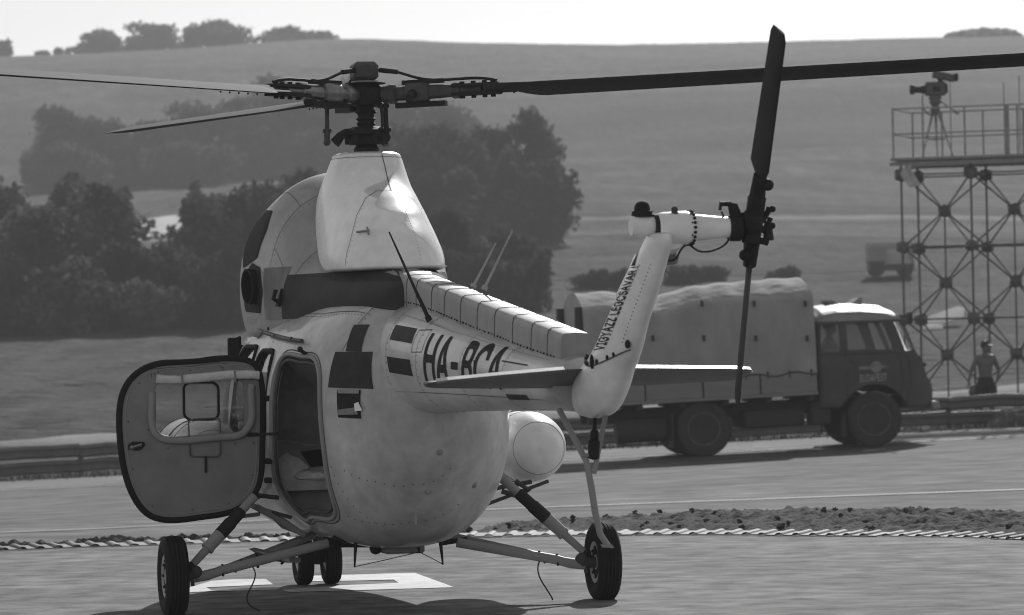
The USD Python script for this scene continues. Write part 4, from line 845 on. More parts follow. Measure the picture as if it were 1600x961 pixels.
# --- rotor head (mast at x = -0.69)
AM = -.69
def MH(px, py, da=0.0): return hat_a(px, py, AM + da)
mc = MH(571, 150); HUBZ = float(mc[2]); ax = np.array([AM, 0.0, 0])
ax[1] = mc[1]
def zl(py): return float(MH(571, py)[2])
def vl(prof, n=32): return lathe([(z - prof[0][0], r) for z, r in prof], [AM, ax[1], prof[0][0]], [AM, ax[1], prof[0][0] + 1], n)
hp('rotor_mast', vl([(3.1, .09), (zl(232), .09), (zl(228), .075), (zl(226), .075), (zl(226), .058), (zl(140), .058)]), 'dark')
hp('swashplate', cat_([vl([(zl(226), .06), (zl(226), .12), (zl(216), .13), (zl(214), .115), (zl(211), .11), (zl(210), .135), (zl(203), .135), (zl(200), .11), (zl(198), .10), (zl(197), .05)])] + [lathe([(0, .022), (.06, .026), (.065, 0)], [AM + .13 * math.cos(t), ax[1] + .13 * math.sin(t), zl(225)], [AM + .13 * math.cos(t), ax[1] + .13 * math.sin(t), zl(215)], 10) for t in np.linspace(.3, 6.5, 7)[:-1]]), 'dark', 40)
hp('mast_bellows', vl([(zl(197), .055), (zl(193), .07), (zl(190), .055), (zl(188), .06), (zl(186), .072), (zl(182), .055), (zl(178), .06), (zl(175), .078), (zl(171), .06), (zl(166), .05)]), 'dark', 40)
hp('swash_arm', tube([MH(552, 206), MH(540, 207), MH(532, 212), MH(526, 220), MH(523, 223)], [.03, .03, .032, .038, .04], 10), 'dark', 40)
hp('swash_arm', tube([MH(588, 210, .1), MH(600, 214, .12), MH(604, 222, .12)], [.03, .028, .03], 10), 'dark', 40)
for pts in ([(511, 167), (511, 180), (511, 200), (511, 204), (511, 214), (511, 222)], [(596, 165), (598, 180), (599, 200), (601, 206), (602, 212), (602, 224)], [(603, 165), (603, 180), (604, 196), (604, 202), (604, 210), (605, 214)]):
    k = .1 if pts[0][0] > 600 else 0.02
    P = [MH(x, y, k) for x, y in pts]
    hp('pitch_link', cat_([tube(P, [.014, .016, .016, .022, .022, .018], 10), ball(P[-1], .026, 2), ball(P[0], .024, 2), tube([P[3] - [0, .03, 0], P[3] + [0, .03, 0]], .014, 8)]), 'dark' if k > .05 else 'greymetal', 40)
hp('rotor_hub', cat_([vl([(zl(166), .05), (zl(164), .10), (zl(158), .12), (zl(138), .125), (zl(134), .10), (zl(131), .10), (zl(128), .07), (zl(127), .02)]), vl([(zl(131), .08), (zl(131), .145), (zl(129.5), .145), (zl(129), .08)])]), 'dark', 40)
bx = [MH(550, 125), MH(588, 98)]
hb = hp('hub_instrument_box', cat_([chbox([AM - .10, min(bx[0][1], bx[1][1]), bx[0][2]], [AM + .09, max(bx[0][1], bx[1][1]), bx[1][2]], .02)]), 'greymetal', 30)
hp('box_lid', chbox([AM - .075, min(bx[0][1], bx[1][1]) + .025, bx[1][2] - .002], [AM + .07, max(bx[0][1], bx[1][1]) - .025, bx[1][2] + .008], .004), 'liner_light', 30, hb)
hp('box_base', vl([(zl(129), .08), (zl(128.5), .10), (zl(126.5), .10), (zl(126), .075), (zl(124), .06)]), 'steel', 40)
def wdir(az, flap):
    c = math.cos(flap); X, Y = math.cos(az) * c, math.sin(az) * c
    return np.array([X * math.sin(YAW) - Y * math.cos(YAW), X * math.cos(YAW) + Y * math.sin(YAW), math.sin(flap)])
root = np.array([AM, ax[1], zl(149)])
for az, fl, bright in ((110, 1.15, 0), (-10, 1.5, 1), (230, .6, 2)):
    d = wdir(math.radians(az), math.radians(fl)); lead = wdir(math.radians(az - 90), 0); up = np.cross(lead, d); up *= np.sign(up[2])
    hp('rotor_blade', bladem(root, d, lead, [(.86, .16, .55, 4, .08, 0), (.9, .22, .30, 9, .09, 0), (1.08, .25, .2, 10, .10, 0), (1.12, .31, .15, 10, .10, 0), (1.2, .38, .125, 10, .10, 0), (1.26, .40, .12, 10, .10, 0), (3.0, .40, .12, 9.2, .10, .0), (5, .40, .12, 8.4, .10, .0), (6.3, .40, .12, 8, .10, .0), (6.38, .36, .10, 8, .09, .0)]), 'blade', 40)
    g = hp('blade_grip', cat_([lathe([(.0, .055), (.03, .06), (.06, .07), (.10, .07), (.11, .05), (.17, .05), (.18, .075), (.30, .076), (.34, .066), (.345, .05), (.5, .046), (.52, .058), (.56, .058), (.57, .042), (.72, .042), (.73, 0)], root + d * .12, root + d, 24)]), 'steel' if bright == 2 else 'greymetal', 40)
    hp('grip_lugs', cat_([obox(root + d * .80 + up * z, [.34, .13, .022], np.stack([d, lead, up], 1)) for z in (-.03, .03)] + [tube([root + d * r - up * .06, root + d * r + up * .06], .018, 8) for r in (.7, .78, .86, .92)] + [obox(root + d * .42 + up * .075, [.3, .05, .03], np.stack([d, lead, up], 1)), obox(root + d * .40 - up * .085, [.36, .09, .035], np.stack([d, lead, up], 1))]), 'dark', 40, g)
    hp('pitch_horn', tube([root + d * .35, root + d * .36 + lead * .16 - up * .03, root + d * .36 + lead * .24 - up * .05], [.04, .03, .028], 8), 'dark', 40, g)
    hp('cuff_bolts', cat_([ball(root + d * r + lead * .03 - up * .035, .007, 1) for r in np.arange(.9, 1.5, .09)] + [ball(root + d * r - lead * .1 - up * .03, .007, 1) for r in np.arange(.95, 1.6, .1)]), 'dark', False, g)
    hp('deicing_cable', tube(smooth_line([root + d * .10 + up * (.175), root + d * .22 + up * .16, root + d * .40 + up * .10, root + d * .62 + up * .08, root + d * .95 + up * .055], 24), .011, 8), 'dark', 40)
    hp('cable_plug', tube([root + d * .11 + up * .175, root + d * .24 + up * .155], .018, 10), 'dark', 40)
# --- open cabin door
XD = -.22
Dp = [hat_a(x, y, XD) for x, y in smooth_line([(236, 568), (300, 561), (375, 557), (399, 565), (411, 592), (413, 640), (412, 715), (408, 757), (394, 783), (368, 801), (318, 811), (268, 816), (236, 809), (209, 781), (191, 735), (184, 690), (183, 642), (189, 612), (206, 586)], 96, True)]
dyz = np.array([[p[1], p[2]] for p in Dp]); DP = sg.Polygon(dyz).buffer(0)
def win2(pts, r=.05):
    q = sg.Polygon([hat_a(x, y, XD)[1:] for x, y in pts]); return q.buffer(-r).buffer(r, 8)
wp = win2([(243, 596), (382, 590), (382, 672), (372, 674), (262, 683), (243, 680)], .06)
Tx = np.array([[0, 0, 1, 0], [1, 0, 0, 0], [0, 1, 0, 0], [0, 0, 0, 1.0]])
def xprism(poly, x0, d): g = prism(poly, d, Tx); g.apply_translation([x0, 0, 0]); return g
def bulge(mesh):
    """the door leaf follows the curve of the cabin side"""
    v = mesh.vertices.copy(); v[:, 0] -= .07 * ((v[:, 2] - 1.28) / .55) ** 2 - .03; mesh = mesh.copy(); mesh.vertices = v; return mesh
def fine(mesh, s=.08):
    v, f = trimesh.remesh.subdivide_to_size(mesh.vertices, mesh.faces, s); return trimesh.Trimesh(v, f, process=False)
door = hp('cabin_door', bulge(fine(xprism(DP.buffer(-.02).difference(wp), XD - .045, .045))), 'liner', 30, label='open cabin door showing its grey lining')
def loop_on(poly, r, x, n=None, r2=None):
    p = np.array(poly.exterior.coords)[:-1]; P = np.c_[np.full(len(p), x), p]; t = tube(P, r, 8, True); return bulge(t)
hp('door_seal', loop_on(DP.buffer(-.016), .024, XD - .012), 'rubber', True, door)
hp('door_edge_line', loop_on(DP.buffer(-.055), .004, XD), 'liner_light', True, door)
hp('door_pane', bulge(fine(xprism(wp.buffer(.01), XD - .03, .005))), 'glass', 30, door)
wf = [hat_a(x, y, XD + .015) for x, y in smooth_line([(236, 612), (236, 640), (237, 664), (246, 681), (266, 687), (310, 686), (350, 682), (376, 678), (389, 664), (393, 640), (393, 600)], 50)]
hp('window_frame', bulge(tube(wf, .026, 10)), 'liner_light', 40, door)
cu = [hat_a(x, y, XD + .03) for x, y in ((244, 592), (300, 591), (365, 585), (405, 586))]
cur = tube(smooth_line(cu, 40), .031, 12); cur.vertices += (meshkit.fbm(cur.vertices * 12, 3, 3)[:, None] - .5) * .018
hp('rolled_curtain', bulge(cur), 'cloth', 50, door)
hp('curtain_tie', [bulge(tube([hat_a(x, 579, XD + .06), hat_a(x + 1, 597, XD + .065)], .007, 6)) for x in (284, 367)], 'liner', 50, door)
sv = win2([(287, 597), (341, 597), (341, 655), (287, 655)], .05)
hp('vent_window_frame', loop_on(sv, .009, XD - .005), 'rubber', True, door)
dl = win2([(293, 655), (343, 652), (343, 713), (296, 713)], .03)
hp('pull_loop', bulge(tube(np.array([[XD + .008, *p] for p in dl.exterior.coords[:-1]]), .0055, 6, True)), 'seam', True, door)
hp('pull_strap', bulge(cat_([chbox(hat_a(319, 738, XD + .002), hat_a(323, 712, XD + .014), .003)])), 'dark', 30, door)
ha = hat_a(213, 697, XD)
hp('latch_plate', bulge(hull([ha + [.004, y, z] for y, z in ((-.06, -.02), (-.06, .015), (-.03, .035), (.05, .03), (.06, .01), (.03, -.025))] + [ha + [-.0, y, z] for y, z in ((-.06, -.02), (.06, .01), (.0, -.03))])), 'dark', 30, door)
hp('latch_handle', bulge(cat_([tube([ha + [.03, -.035, -.005], ha + [.035, .03, .012]], .012, 8), ball(ha + [.02, -.035, -.006], .02, 1)])), 'steel', 40, door)
hp('lining_screws', bulge(cat_([ball([XD + .001, *p], .006, 1, (.5, 1, 1)) for p in np.array(DP.buffer(-.075).exterior.coords)[::9]] + [ball(hat_a(x, y, XD + .001), .006, 1, (.5, 1, 1)) for x, y in ((231, 671), (262, 700), (366, 693), (395, 690), (405, 700))])), 'seam', False, door)
hp('door_stay', cat_([tube([hat_a(385, 679, XD + .03), hat_a(412, 678, XD + .05), hat_a(434, 677, -.1)], .009, 8), tube([hat_a(385, 679, XD + .03), hat_a(402, 678, XD + .045)], .013, 8)]), 'dark', 40)
hp('door_hinge', [tube([hat_a(414, y, XD - .02), hat_a(424, y, XD - .03)], .02, 8) for y in (622, 720, 750)], 'dark', 40)
hp('door_panels', bulge(cat_([tube([hat_a(x, y, XD) for x, y in p], .003, 5) for p in ([(237, 590), (237, 576), (300, 572), (340, 566), (392, 572)], [(340, 566), (352, 580), (356, 584)], [(248, 577), (246, 588)])])), 'seam', True, door)
hp('pod_step', [tube([hat_a(372, 807, -.4), hat_a(405, 803, -.5)], .014, 8), tube([hat_a(395, 790, -.4), hat_a(428, 805, -.5), hat_a(476, 836, -.5)], [.02, .03, .02], 8), hull([hat_a(x, y, a) for x, y in ((400, 785), (440, 808), (475, 838), (440, 825)) for a in (-.6, -.75)])], 'liner_light', 40)

# ------------------------------------------------------------------ guard rail beyond the road
GY = lambda x: 74.6 + 0 * x
rail = thing('guard_rail', 'long two-beam steel guard rail standing behind the road', 'guard rail')
wv = [(-.155, 0), (-.15, .03), (-.10, .075), (-.06, .075), (-.02, .03), (.02, .03), (.06, .075), (.10, .075), (.15, .03), (.155, 0)]
for x0 in np.arange(-44, 48, 4.0):
    for zc in (.22, .50):
        V = []
        for x in np.linspace(x0, x0 + 3.985, 9):
            jy = rng.normal(0, .006); jz = rng.normal(0, .01)
            for dz, dy in wv: V.append([x, GY(x) - dy + jy, ground(x, GY(x)) + zc + dz * .78 + jz])
            for dz, dy in wv[::-1]: V.append([x, GY(x) - dy + .006 + jy, ground(x, GY(x)) + zc + dz * .78 + jz])
        V = np.array(V); n = 2 * len(wv); F = []; k = np.arange(n); k2 = (k + 1) % n
        for i in range(8): a, b = i * n, (i + 1) * n; F += [np.stack([a + k, a + k2, b + k2], 1), np.stack([a + k, b + k2, b + k], 1)]
        obj('rail_beam', trimesh.Trimesh(V, np.vstack(F), process=False), M['rail'], rail, smooth=40)
    for dx in (.0, 2.0):
        g = float(ground(x0 + dx, GY(0)))
        obj('rail_post', chbox([x0 + dx - .05, GY(0) + .01, g - .1], [x0 + dx + .05, GY(0) + .11, g + .6], .01), M['post'], rail)
# dark shaggy heaps at the right end of the rail
def heap(name, x0, x1, y, h, label, seed, mt='soil', d=1.2):
    n, k = 70, 30; u = np.linspace(0, 1, n)[:, None]; v = np.linspace(0, 1, k)[None]
    X = x0 + (x1 - x0) * u + 0 * v; Y = y + d * (v - .5) + 0 * u
    q = np.stack([X * 2.6, Y * 2.6, 0 * X], -1)
    Z = ground(X, Y) - .03 + h * (np.sin(np.pi * u) ** .45) * (np.sin(np.pi * v) ** .6) * (.75 + .5 * meshkit.fbm(q, 4, seed)) + (meshkit.fbm(q * 5, 3, seed) - .5) * .07 * np.sin(np.pi * v)
    i = np.arange(n * k).reshape(n, k); F = np.stack([i[:-1, :-1], i[1:, :-1], i[1:, 1:], i[:-1, 1:]], -1).reshape(-1, 4)
    return obj(name, trimesh.Trimesh(np.stack([X, Y, Z], -1).reshape(-1, 3), np.vstack([F[:, [0, 1, 2]], F[:, [0, 2, 3]]]), process=False), M[mt], smooth=50, kind='structure', label=label)
heap('earth_heap', 8.55, 9.85, 73.9, .42, 'rounded dark earth heap in front of the guard rail at the right', 31)
heap('earth_heap', 9.6, 12.6, 73.9, .46, 'second dark earth heap cut by the right frame edge', 33)
# grass along the foot of the rail
R = np.random.default_rng(5); bl = []
N = 5200; bx = R.uniform(-18, 20, N); by = 74.0 + R.normal(0, .45, N); bz = ground(bx, by); hh = R.uniform(.06, .2, N); an = R.uniform(0, np.pi, N); w = .018
V = np.stack([np.c_[bx - w * np.cos(an), by - w * np.sin(an), bz], np.c_[bx + w * np.cos(an), by + w * np.sin(an), bz], np.c_[bx + R.normal(0, .05, N), by + R.normal(0, .05, N), bz + hh]], 1).reshape(-1, 3)
obj('rail_grass', trimesh.Trimesh(V, np.arange(3 * N).reshape(-1, 3), process=False), M['leaf_pale'], smooth=False, kind='stuff', cat='grass', label='ragged grass along the foot of the guard rail')

# ------------------------------------------------------------------ covered truck (x forward, y to the far side, z up)
TX0 = unproject(1090, 716, 67.3)
TILT = -.033
TR = thing('covered_truck', 'old forward-control truck with tarpaulin-covered bed driving along the road', 'truck', (TX0[0], 67.3 + 1.1, float(ground(TX0[0], 68.4)) + .032), math.radians(8), tilt=TILT)
def tk(px, py): return (px - 1090) / 93.2, (716 - .0545 * (px - 1090) - py) / 93.6
def tp_(name, mesh, mt, smooth=35, parent=None, label=None):
    if isinstance(mesh, list): return [tp_(name, q, mt, smooth, parent, label) for q in mesh][0]
    return obj(name, mesh, M[mt], parent or TR, smooth, label)
HW = 1.12
# tarpaulin
xa, xb = tk(908, 0)[0], tk(1271, 0)[0]
nx, ny = 90, 60; s = np.linspace(0, 1, ny)
prof_t = np.array([(-1, 0), (-1, .25), (-1, .5), (-1.0, .72), (-.99, .80), (-.955, .845), (-.85, .885), (-.6, .96), (-.3, 1.02), (0, 1.035), (.3, 1.02), (.6, .96), (.85, .885), (.955, .845), (.99, .80), (1, .72), (1, .5), (1, .25), (1, 0)])
pu = np.linspace(0, 1, len(prof_t)); prof_f = np.stack([np.interp(s, pu, prof_t[:, k]) for k in (0, 1)], 1)
V = []
for i, x in enumerate(np.linspace(xa, xb, nx)):
    u = (x - xa) / (xb - xa); bows = [0, .27, .52, .76, 1]; db = min(abs(u - b) for b in bows)
    top = 2.80 + .03 * u - .15 * math.exp(-((u - .33) / .13) ** 2) + .04 * math.exp(-((u - .85) / .2) ** 2) - .018 * math.sin(np.pi * min(1, db / .125)) ** 2
    zb = 1.30
    y = prof_f[:, 0] * HW; z = zb + (top - zb) * prof_f[:, 1]
    q = np.stack([np.full(ny, x * 1.6), y * 1.5, z * 1.2], -1); wr = meshkit.fbm(q, 4, 8) - .5
    y = y * (1 + .05 * wr) + np.sign(y) * -.02 * math.sin(np.pi * min(1, db / .125)) * (np.abs(prof_f[:, 0]) > .9); z = z + .06 * wr * (prof_f[:, 1] > .8)
    z[0] += .03 * math.sin(x * 9); z[-1] += .03 * math.sin(x * 9)
    V.append(np.c_[np.full(ny, x), y, z])
V = np.array(V); i = np.arange(nx * ny).reshape(nx, ny); F = np.stack([i[:-1, :-1], i[1:, :-1], i[1:, 1:], i[:-1, 1:]], -1).reshape(-1, 4)
F = np.vstack([F[:, [0, 1, 2]], F[:, [0, 2, 3]]])
capA = np.array([[0, k, k + 1] for k in range(1, ny - 1)]); capB = capA[:, ::-1] + (nx - 1) * ny
tarp = tp_('tarpaulin', trimesh.Trimesh(V.reshape(-1, 3), np.vstack([F, capA, capB]), process=False), 'tarp', 50)
tt = []
for px in (1015, 1095, 1177, 1258): 
    for py in (477, 531):
        x, z = tk(px, py); tt.append(chbox([x - .02, -HW - .03, z - .05], [x + .02, -HW + .02, z + .05], .005))
for x in np.linspace(xa + .1, xb - .1, 11): tt.append(chbox([x - .012, -HW - .03, 1.24], [x + .012, -HW + .01, 1.36], .004))
tp_('tarpaulin_strap', tt, 'chassis', False, tarp)
tp_('tarpaulin_hem', tube([[x, -HW - .02, 1.30 + .03 * math.sin(x * 9)] for x in np.linspace(xa, xb, 40)], .014, 6), 'chassis', 40, tarp)
tp_('rear_flap', [tube([[xa - .05, y, 2.6], [xa - .06, y * 1.02, 2.0], [xa - .04, y, 1.35]], [.07, .09, .08], 8) for y in (-1.0, 1.0)], 'chassis', 40)
for k in range(4):
    x0, x1 = xa + (xb - xa) * k / 4, xa + (xb - xa) * (k + 1) / 4
    for y in (-HW - .005, HW + .005): tp_('side_board', chbox([x0 + .012, y - .02, .985], [x1 - .012, y + .02, 1.31], .01), 'boards')
tp_('bed_floor', chbox([xa, -HW + .02, .93], [xb, HW - .02, .99], .01), 'boards')
tp_('tail_board', chbox([xa - .03, -HW, .97], [xa + .01, HW, 1.32], .01), 'boards')
tp_('bed_rail', [chbox([xa, s_ * HW - .03, .93], [xb, s_ * HW + .03, .985], .008) for s_ in (-1, 1)], 'boards')
tp_('chassis_frame', cat_([box([xa + .1, y - .05, .62], [tk(1440, 0)[0], y + .05, .84]) for y in (-.42, .42)] + [box([x - .05, -HW + .05, .84], [x + .05, HW - .05, .93]) for x in np.linspace(xa + .15, xb - .1, 6)] + [box([x - .04, -.45, .64], [x + .04, .45, .8]) for x in (-1.2, .3, 1.4, 2.6)]), 'chassis')
tp_('fuel_tank', tube([[tk(955, 0)[0], -.75, .50], [tk(1032, 0)[0], -.75, .50]], .21, 18), 'chassis', 40)
tp_('tank_step', tube([[tk(952, 0)[0], -.95, .30], [tk(960, 0)[0], -.98, .27], [tk(1030, 0)[0], -.98, .27], [tk(1036, 0)[0], -.95, .32]], .015, 6), 'chassis')
tp_('spare_box', chbox([.72, -.85, .42], [1.75, .3, .72], .04), 'chassis')
tp_('battery_box', chbox([1.85, -.95, .42], [2.18, -.5, .8], .02), 'chassis')
tp_('mud_flap', [box([tk(1040, 0)[0] - .01, y - .22, .18], [tk(1040, 0)[0] + .01, y + .22, .75]) for y in (-.86, .86)] + [box([tk(1312, 0)[0] - .01, y - .15, .2], [tk(1312, 0)[0] + .01, y + .15, .6]) for y in (-.95, .95)], 'chassis')
tp_('axles', cat_([tube([[x, -.9, .46], [x, .9, .46]], .06, 10) for x in (0, tk(1361, 0)[0])] + [ball([0, 0, .46], .2, 2)]), 'chassis', 40)
def tyre(x, y, R_, W, steer=0.0, dish=.06, s=-1):
    p = [(-W / 2 * .7, R_ * .58), (-W / 2, R_ * .7), (-W / 2 * 1.02, R_ * .84), (-W / 2 * .92, R_ * .95), (-W / 2 * .7, R_), (-W * .1, R_ * 1.0), (-W * .08, R_ * .97), (W * .08, R_ * .97), (W * .1, R_), (W / 2 * .7, R_), (W / 2 * .92, R_ * .95), (W / 2 * 1.02, R_ * .84), (W / 2, R_ * .7), (W / 2 * .7, R_ * .58)]
    T = trimesh.transformations.translation_matrix([x, y, R_]) @ rotz(steer)
    a = lathe([(t + W, r) for t, r in p], [0, -W, 0], [0, 1, 0], 44)
    o = -W / 2 * .62
    b = lathe([(0, .02), (0, R_ * .12), (.03, R_ * .2), (.03 + dish, R_ * .24), (.03 + dish * 1.2, R_ * .46), (.0, R_ * .53), (-.02, R_ * .6), (.10, R_ * .6), (.12, .02)], [0, o, 0], [0, o + 1, 0], 36)
    if s > 0: b.vertices[:, 1] *= -1; b.invert()
    c = cat_([ball([R_ * .33 * math.cos(t), (o + .03 + dish) * (1 if s < 0 else -1), R_ * .33 * math.sin(t)], .022, 1) for t in np.linspace(0, 2 * np.pi, 8, endpoint=False)])
    for m_ in (a, b, c): m_.apply_transform(T)
    w = tp_('wheel', a, 'truck_tyre', 50); tp_('rim', b, 'truck_rim', 40, w); tp_('wheel_nuts', c, 'post', False, w)
xf = tk(1361, 0)[0]
for s_ in (-1, 1):
    tyre(0, s_ * .90, .465, .24, 0, .10, s_); tyre(0, s_ * .63, .465, .22, 0, .10, s_)
    tyre(xf, s_ * .93, .465, .24, math.radians(-7), .03, s_)
# cab: side profile with wheel arches, narrowing above the waist
cp_ = [tk(*p) for p in [(1274, 628), (1274, 560), (1275, 500), (1278, 488), (1288, 482), (1312, 478), (1350, 476.5), (1390, 479), (1404, 485), (1411, 493), (1418, 510), (1434, 553), (1443, 562), (1449, 580), (1452, 592), (1458, 597), (1462, 610), (1460, 632), (1454, 640), (1414, 641), (1408, 632)]] + [tk(1396, 627), tk(1330, 627), tk(1314, 632), tk(1310, 640), (tk(1274, 0)[0], tk(1274, 640)[1])]
def taper(v):
    v = v.copy(); k = np.clip((v[:, 2] - 1.42) / .95, 0, 1); fx = np.clip((v[:, 0] - (xf + .55)) / .55, 0, 1)
    k2 = np.clip((v[:, 2] - 2.0) / .37, 0, 1); v[:, 2] -= .15 * k2 * np.minimum(np.abs(v[:, 1]) / 1.08, 1) ** 2.2
    v[:, 1] *= (1 - .10 * k ** 1.3) * (1 - .28 * fx ** 2); return v
poly = sg.Polygon(cp_).buffer(-.03).buffer(.03)
def cabsolid(q, hw, rnd=.0):
    """rounded slab: stacked offsets give the roof and nose their soft edge"""
    L = []
    for y, o in ((0, 0), (hw - .12, 0), (hw - .06, .012), (hw - .02, .035), (hw, .075)):
        L.append((y, o))
    parts = []
    for (ya, oa), (yb, ob) in zip(L[:-1], L[1:]):
        A = q.buffer(-(oa + ob) / 2); parts.append((ya, yb, A))
    out = None
    for ya, yb, A in parts:
        for sg_ in (1, -1):
            e = yprism(A, min(sg_ * ya, sg_ * (yb + .001)), max(sg_ * ya, sg_ * (yb + .001))); out = e if out is None else out + e
    return out
cabm = cabsolid(poly, 1.08) - yprism(poly.buffer(-.05), -1.02, 1.02)
arch = sg.Point(xf, .47).buffer(.58, 24)
cabm = cabm - yprism(arch, -1.3, 1.3)
w1 = sg.Polygon([tk(*p) for p in ((1323, 503), (1382, 502), (1397, 548), (1323, 550))]).buffer(-.04).buffer(.04)
w2 = sg.Polygon([tk(*p) for p in ((1281, 506), (1312, 504), (1312, 552), (1281, 553))]).buffer(-.04).buffer(.04)
for q in (w1, w2): cabm = cabm - yprism(q, -1.3, 1.3)
wsp = [tk(*p) for p in ((1410, 500), (1428, 549))]
ws_dir = np.array([wsp[1][0] - wsp[0][0], wsp[1][1] - wsp[0][1]])
wcut = sg.Polygon([np.array(wsp[0]) + [-.22, -.02], np.array(wsp[0]) + [.2, -.02], np.array(wsp[1]) + [.2, 0], np.array(wsp[1]) + [-.1, 0]])
cabm = cabm - yprism(wcut, -.86, .86)
side_cut = sg.Polygon([tk(*p) for p in ((1399, 501), (1409, 500), (1429, 549), (1414, 551))])
cabm = cabm - yprism(side_cut, -1.3, 1.3)
ct = from_man(cabm); cv, cf = trimesh.remesh.subdivide_to_size(ct.vertices, ct.faces, .14); ct = trimesh.Trimesh(taper(cv), cf, process=False)
cab = tp_('cab', ct, 'cabpaint', 35)
def cabp(mesh): mesh = fine(mesh, .12); mesh.vertices = taper(mesh.vertices); return mesh
for q in (w1, w2):
    for s_ in (-1, 1): tp_('side_window', cabp(from_man(yprism(q.buffer(.012), s_ * 1.03 - .003, s_ * 1.03 + .003))), 'glass', False)
ws = wcut.buffer(.0)
wsl = [np.array(wsp[0]) + [.035, .02], np.array(wsp[1]) + [.035, -.02]]
gl = []
ys_ = np.linspace(-1.0, 1.0, 15)
for p in wsl: gl.append([[p[0] - .16 * abs(y) ** 3, y, p[1]] for y in ys_])
gv = np.array(gl).reshape(-1, 3); gf = []
for i in range(14): gf += [[i, i + 1, 15 + i + 1], [i, 15 + i + 1, 15 + i]]
wsm = trimesh.Trimesh(taper(gv), gf, process=False)
tp_('windscreen', wsm, 'glass', True)
tp_('windscreen_seal', [tube(taper(np.array(g)), .022, 6) for g in gl], 'cabroof', True)
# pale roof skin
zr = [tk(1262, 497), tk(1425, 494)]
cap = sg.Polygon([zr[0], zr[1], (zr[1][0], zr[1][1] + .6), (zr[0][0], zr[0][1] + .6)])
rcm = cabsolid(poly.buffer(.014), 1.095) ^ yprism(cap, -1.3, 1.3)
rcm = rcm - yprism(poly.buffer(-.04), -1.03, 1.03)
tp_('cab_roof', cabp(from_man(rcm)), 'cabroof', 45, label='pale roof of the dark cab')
for px in (1322, 1357):
    x, z = tk(px, 477)
    tp_('roof_vent', hull([[x - .13, y, z - .02] for y in (-.25, .25)] + [[x + .10, y, z - .02] for y in (-.25, .25)] + [[x + .12, y, z + .10] for y in (-.22, .22)] + [[x + .06, y, z + .11] for y in (-.22, .22)] if px > 1340 else [[x - .14, y, z + .07] for y in (-.25, .25)] + [[x - .02, y, z + .07] for y in (-.25, .25)] + [[x + .10, y, z - .02] for y in (-.22, .22)] + [[x - .06, y, z - .02] for y in (-.22, .22)]), 'cabroof', 30)
dr = sg.Polygon([tk(*p) for p in ((1318, 560), (1405, 558), (1405, 618), (1318, 620))])
def sideline(pts, r=.007, mt='chassis', nm='door_seams'):
    P = np.array([[*tk(*p)] for p in pts]); P = np.array([[p[0], -1.082, p[1]] for p in P]); return tube(taper(P), r, 5)
tp_('door_seams', cat_([sideline([(1318, 500), (1318, 555), (1318, 622)]), sideline([(1318, 622), (1400, 619)]), sideline([(1404, 555), (1408, 600), (1402, 619)]), sideline([(1277, 557), (1320, 556), (1410, 553), (1440, 560)]), sideline([(1417, 555), (1420, 600), (1412, 632)])]), 'chassis', True)
tp_('door_handle', tube(taper(np.array([[tk(1324, 566)[0], -1.10, tk(1324, 566)[1]], [tk(1336, 566)[0], -1.11, tk(1336, 566)[1]]])), .015, 6), 'greymetal', True)
ec = tk(1366, 576); yv = -1.088
disc = lathe([(0, 0.001), (0, .098), (.006, .098), (.006, .001)], [ec[0], yv + .004, ec[1]], [ec[0], yv - 1, ec[1]], 28)
tp_('door_emblem', cat_([disc, box([ec[0] - .30, yv - .004, ec[1] - .035], [ec[0] - .09, yv + .004, ec[1] + .02]), hull([[ec[0] + .09, y, ec[1] + z] for y in (yv - .004, yv + .004) for z in (-.02, .02)] + [[ec[0] + .23, y, ec[1]] for y in (yv - .004, yv + .004)])]), 'emblem', False, label='round winged emblem on the truck door')
v, f = text_polys('BUDAPEST'); lo, hi = v.min(0), v.max(0); u = (v - lo) / (hi - lo)
e0 = tk(1339, 600); tp_('door_lettering', trimesh.Trimesh(np.c_[e0[0] + u[:, 0] * .46, np.full(len(u), yv), e0[1] + u[:, 1] * .13], f, process=False), 'lettering', False)
tp_('headlight', [lathe([(0, .06), (.05, .10), (.10, .10), (.12, .085), (.13, .0)], [tk(1447, 0)[0], y, tk(1447, 606)[1]], [tk(1448, 0)[0] + 1, y, tk(1447, 606)[1]], 20) for y in (-.72, .72)], 'cabroof', 40)
tp_('bumper', chbox([tk(1455, 0)[0], -.95, tk(1455, 643)[1]], [tk(1468, 0)[0], .95, tk(1455, 630)[1]], .03), 'cabroof')
tp_('wing_mirror', cat_([tube([[tk(1413, 0)[0], -1.0, tk(1413, 498)[1]], [tk(1422, 0)[0], -1.2, tk(1420, 496)[1]]], .012, 6), chbox([tk(1421, 0)[0] - .03, -1.30, tk(1421, 508)[1]], [tk(1421, 0)[0] + .03, -1.10, tk(1421, 490)[1]], .015)]), 'chassis')
tp_('indicator_lamp', ball([tk(1449, 0)[0], -.8, tk(1449, 572)[1]], .04, 1), 'chassis')
tp_('cab_seat', [chbox([xf - .75, -.95, .95], [xf - .2, .95, 1.2], .04), chbox([xf - .85, -.95, 1.15], [xf - .7, .95, 1.55], .04)], 'chassis')
tp_('steering_wheel', cat_([tube([[xf + .18 + .08 * math.sin(t), .5 + .2 * math.cos(t), 1.42 + .17 * math.sin(t)] for t in np.linspace(0, 2 * np.pi, 20, endpoint=False)], .014, 6, True), tube([[xf + .18, .5, 1.42], [xf + .3, .5, 1.0]], .02, 6)]), 'chassis')

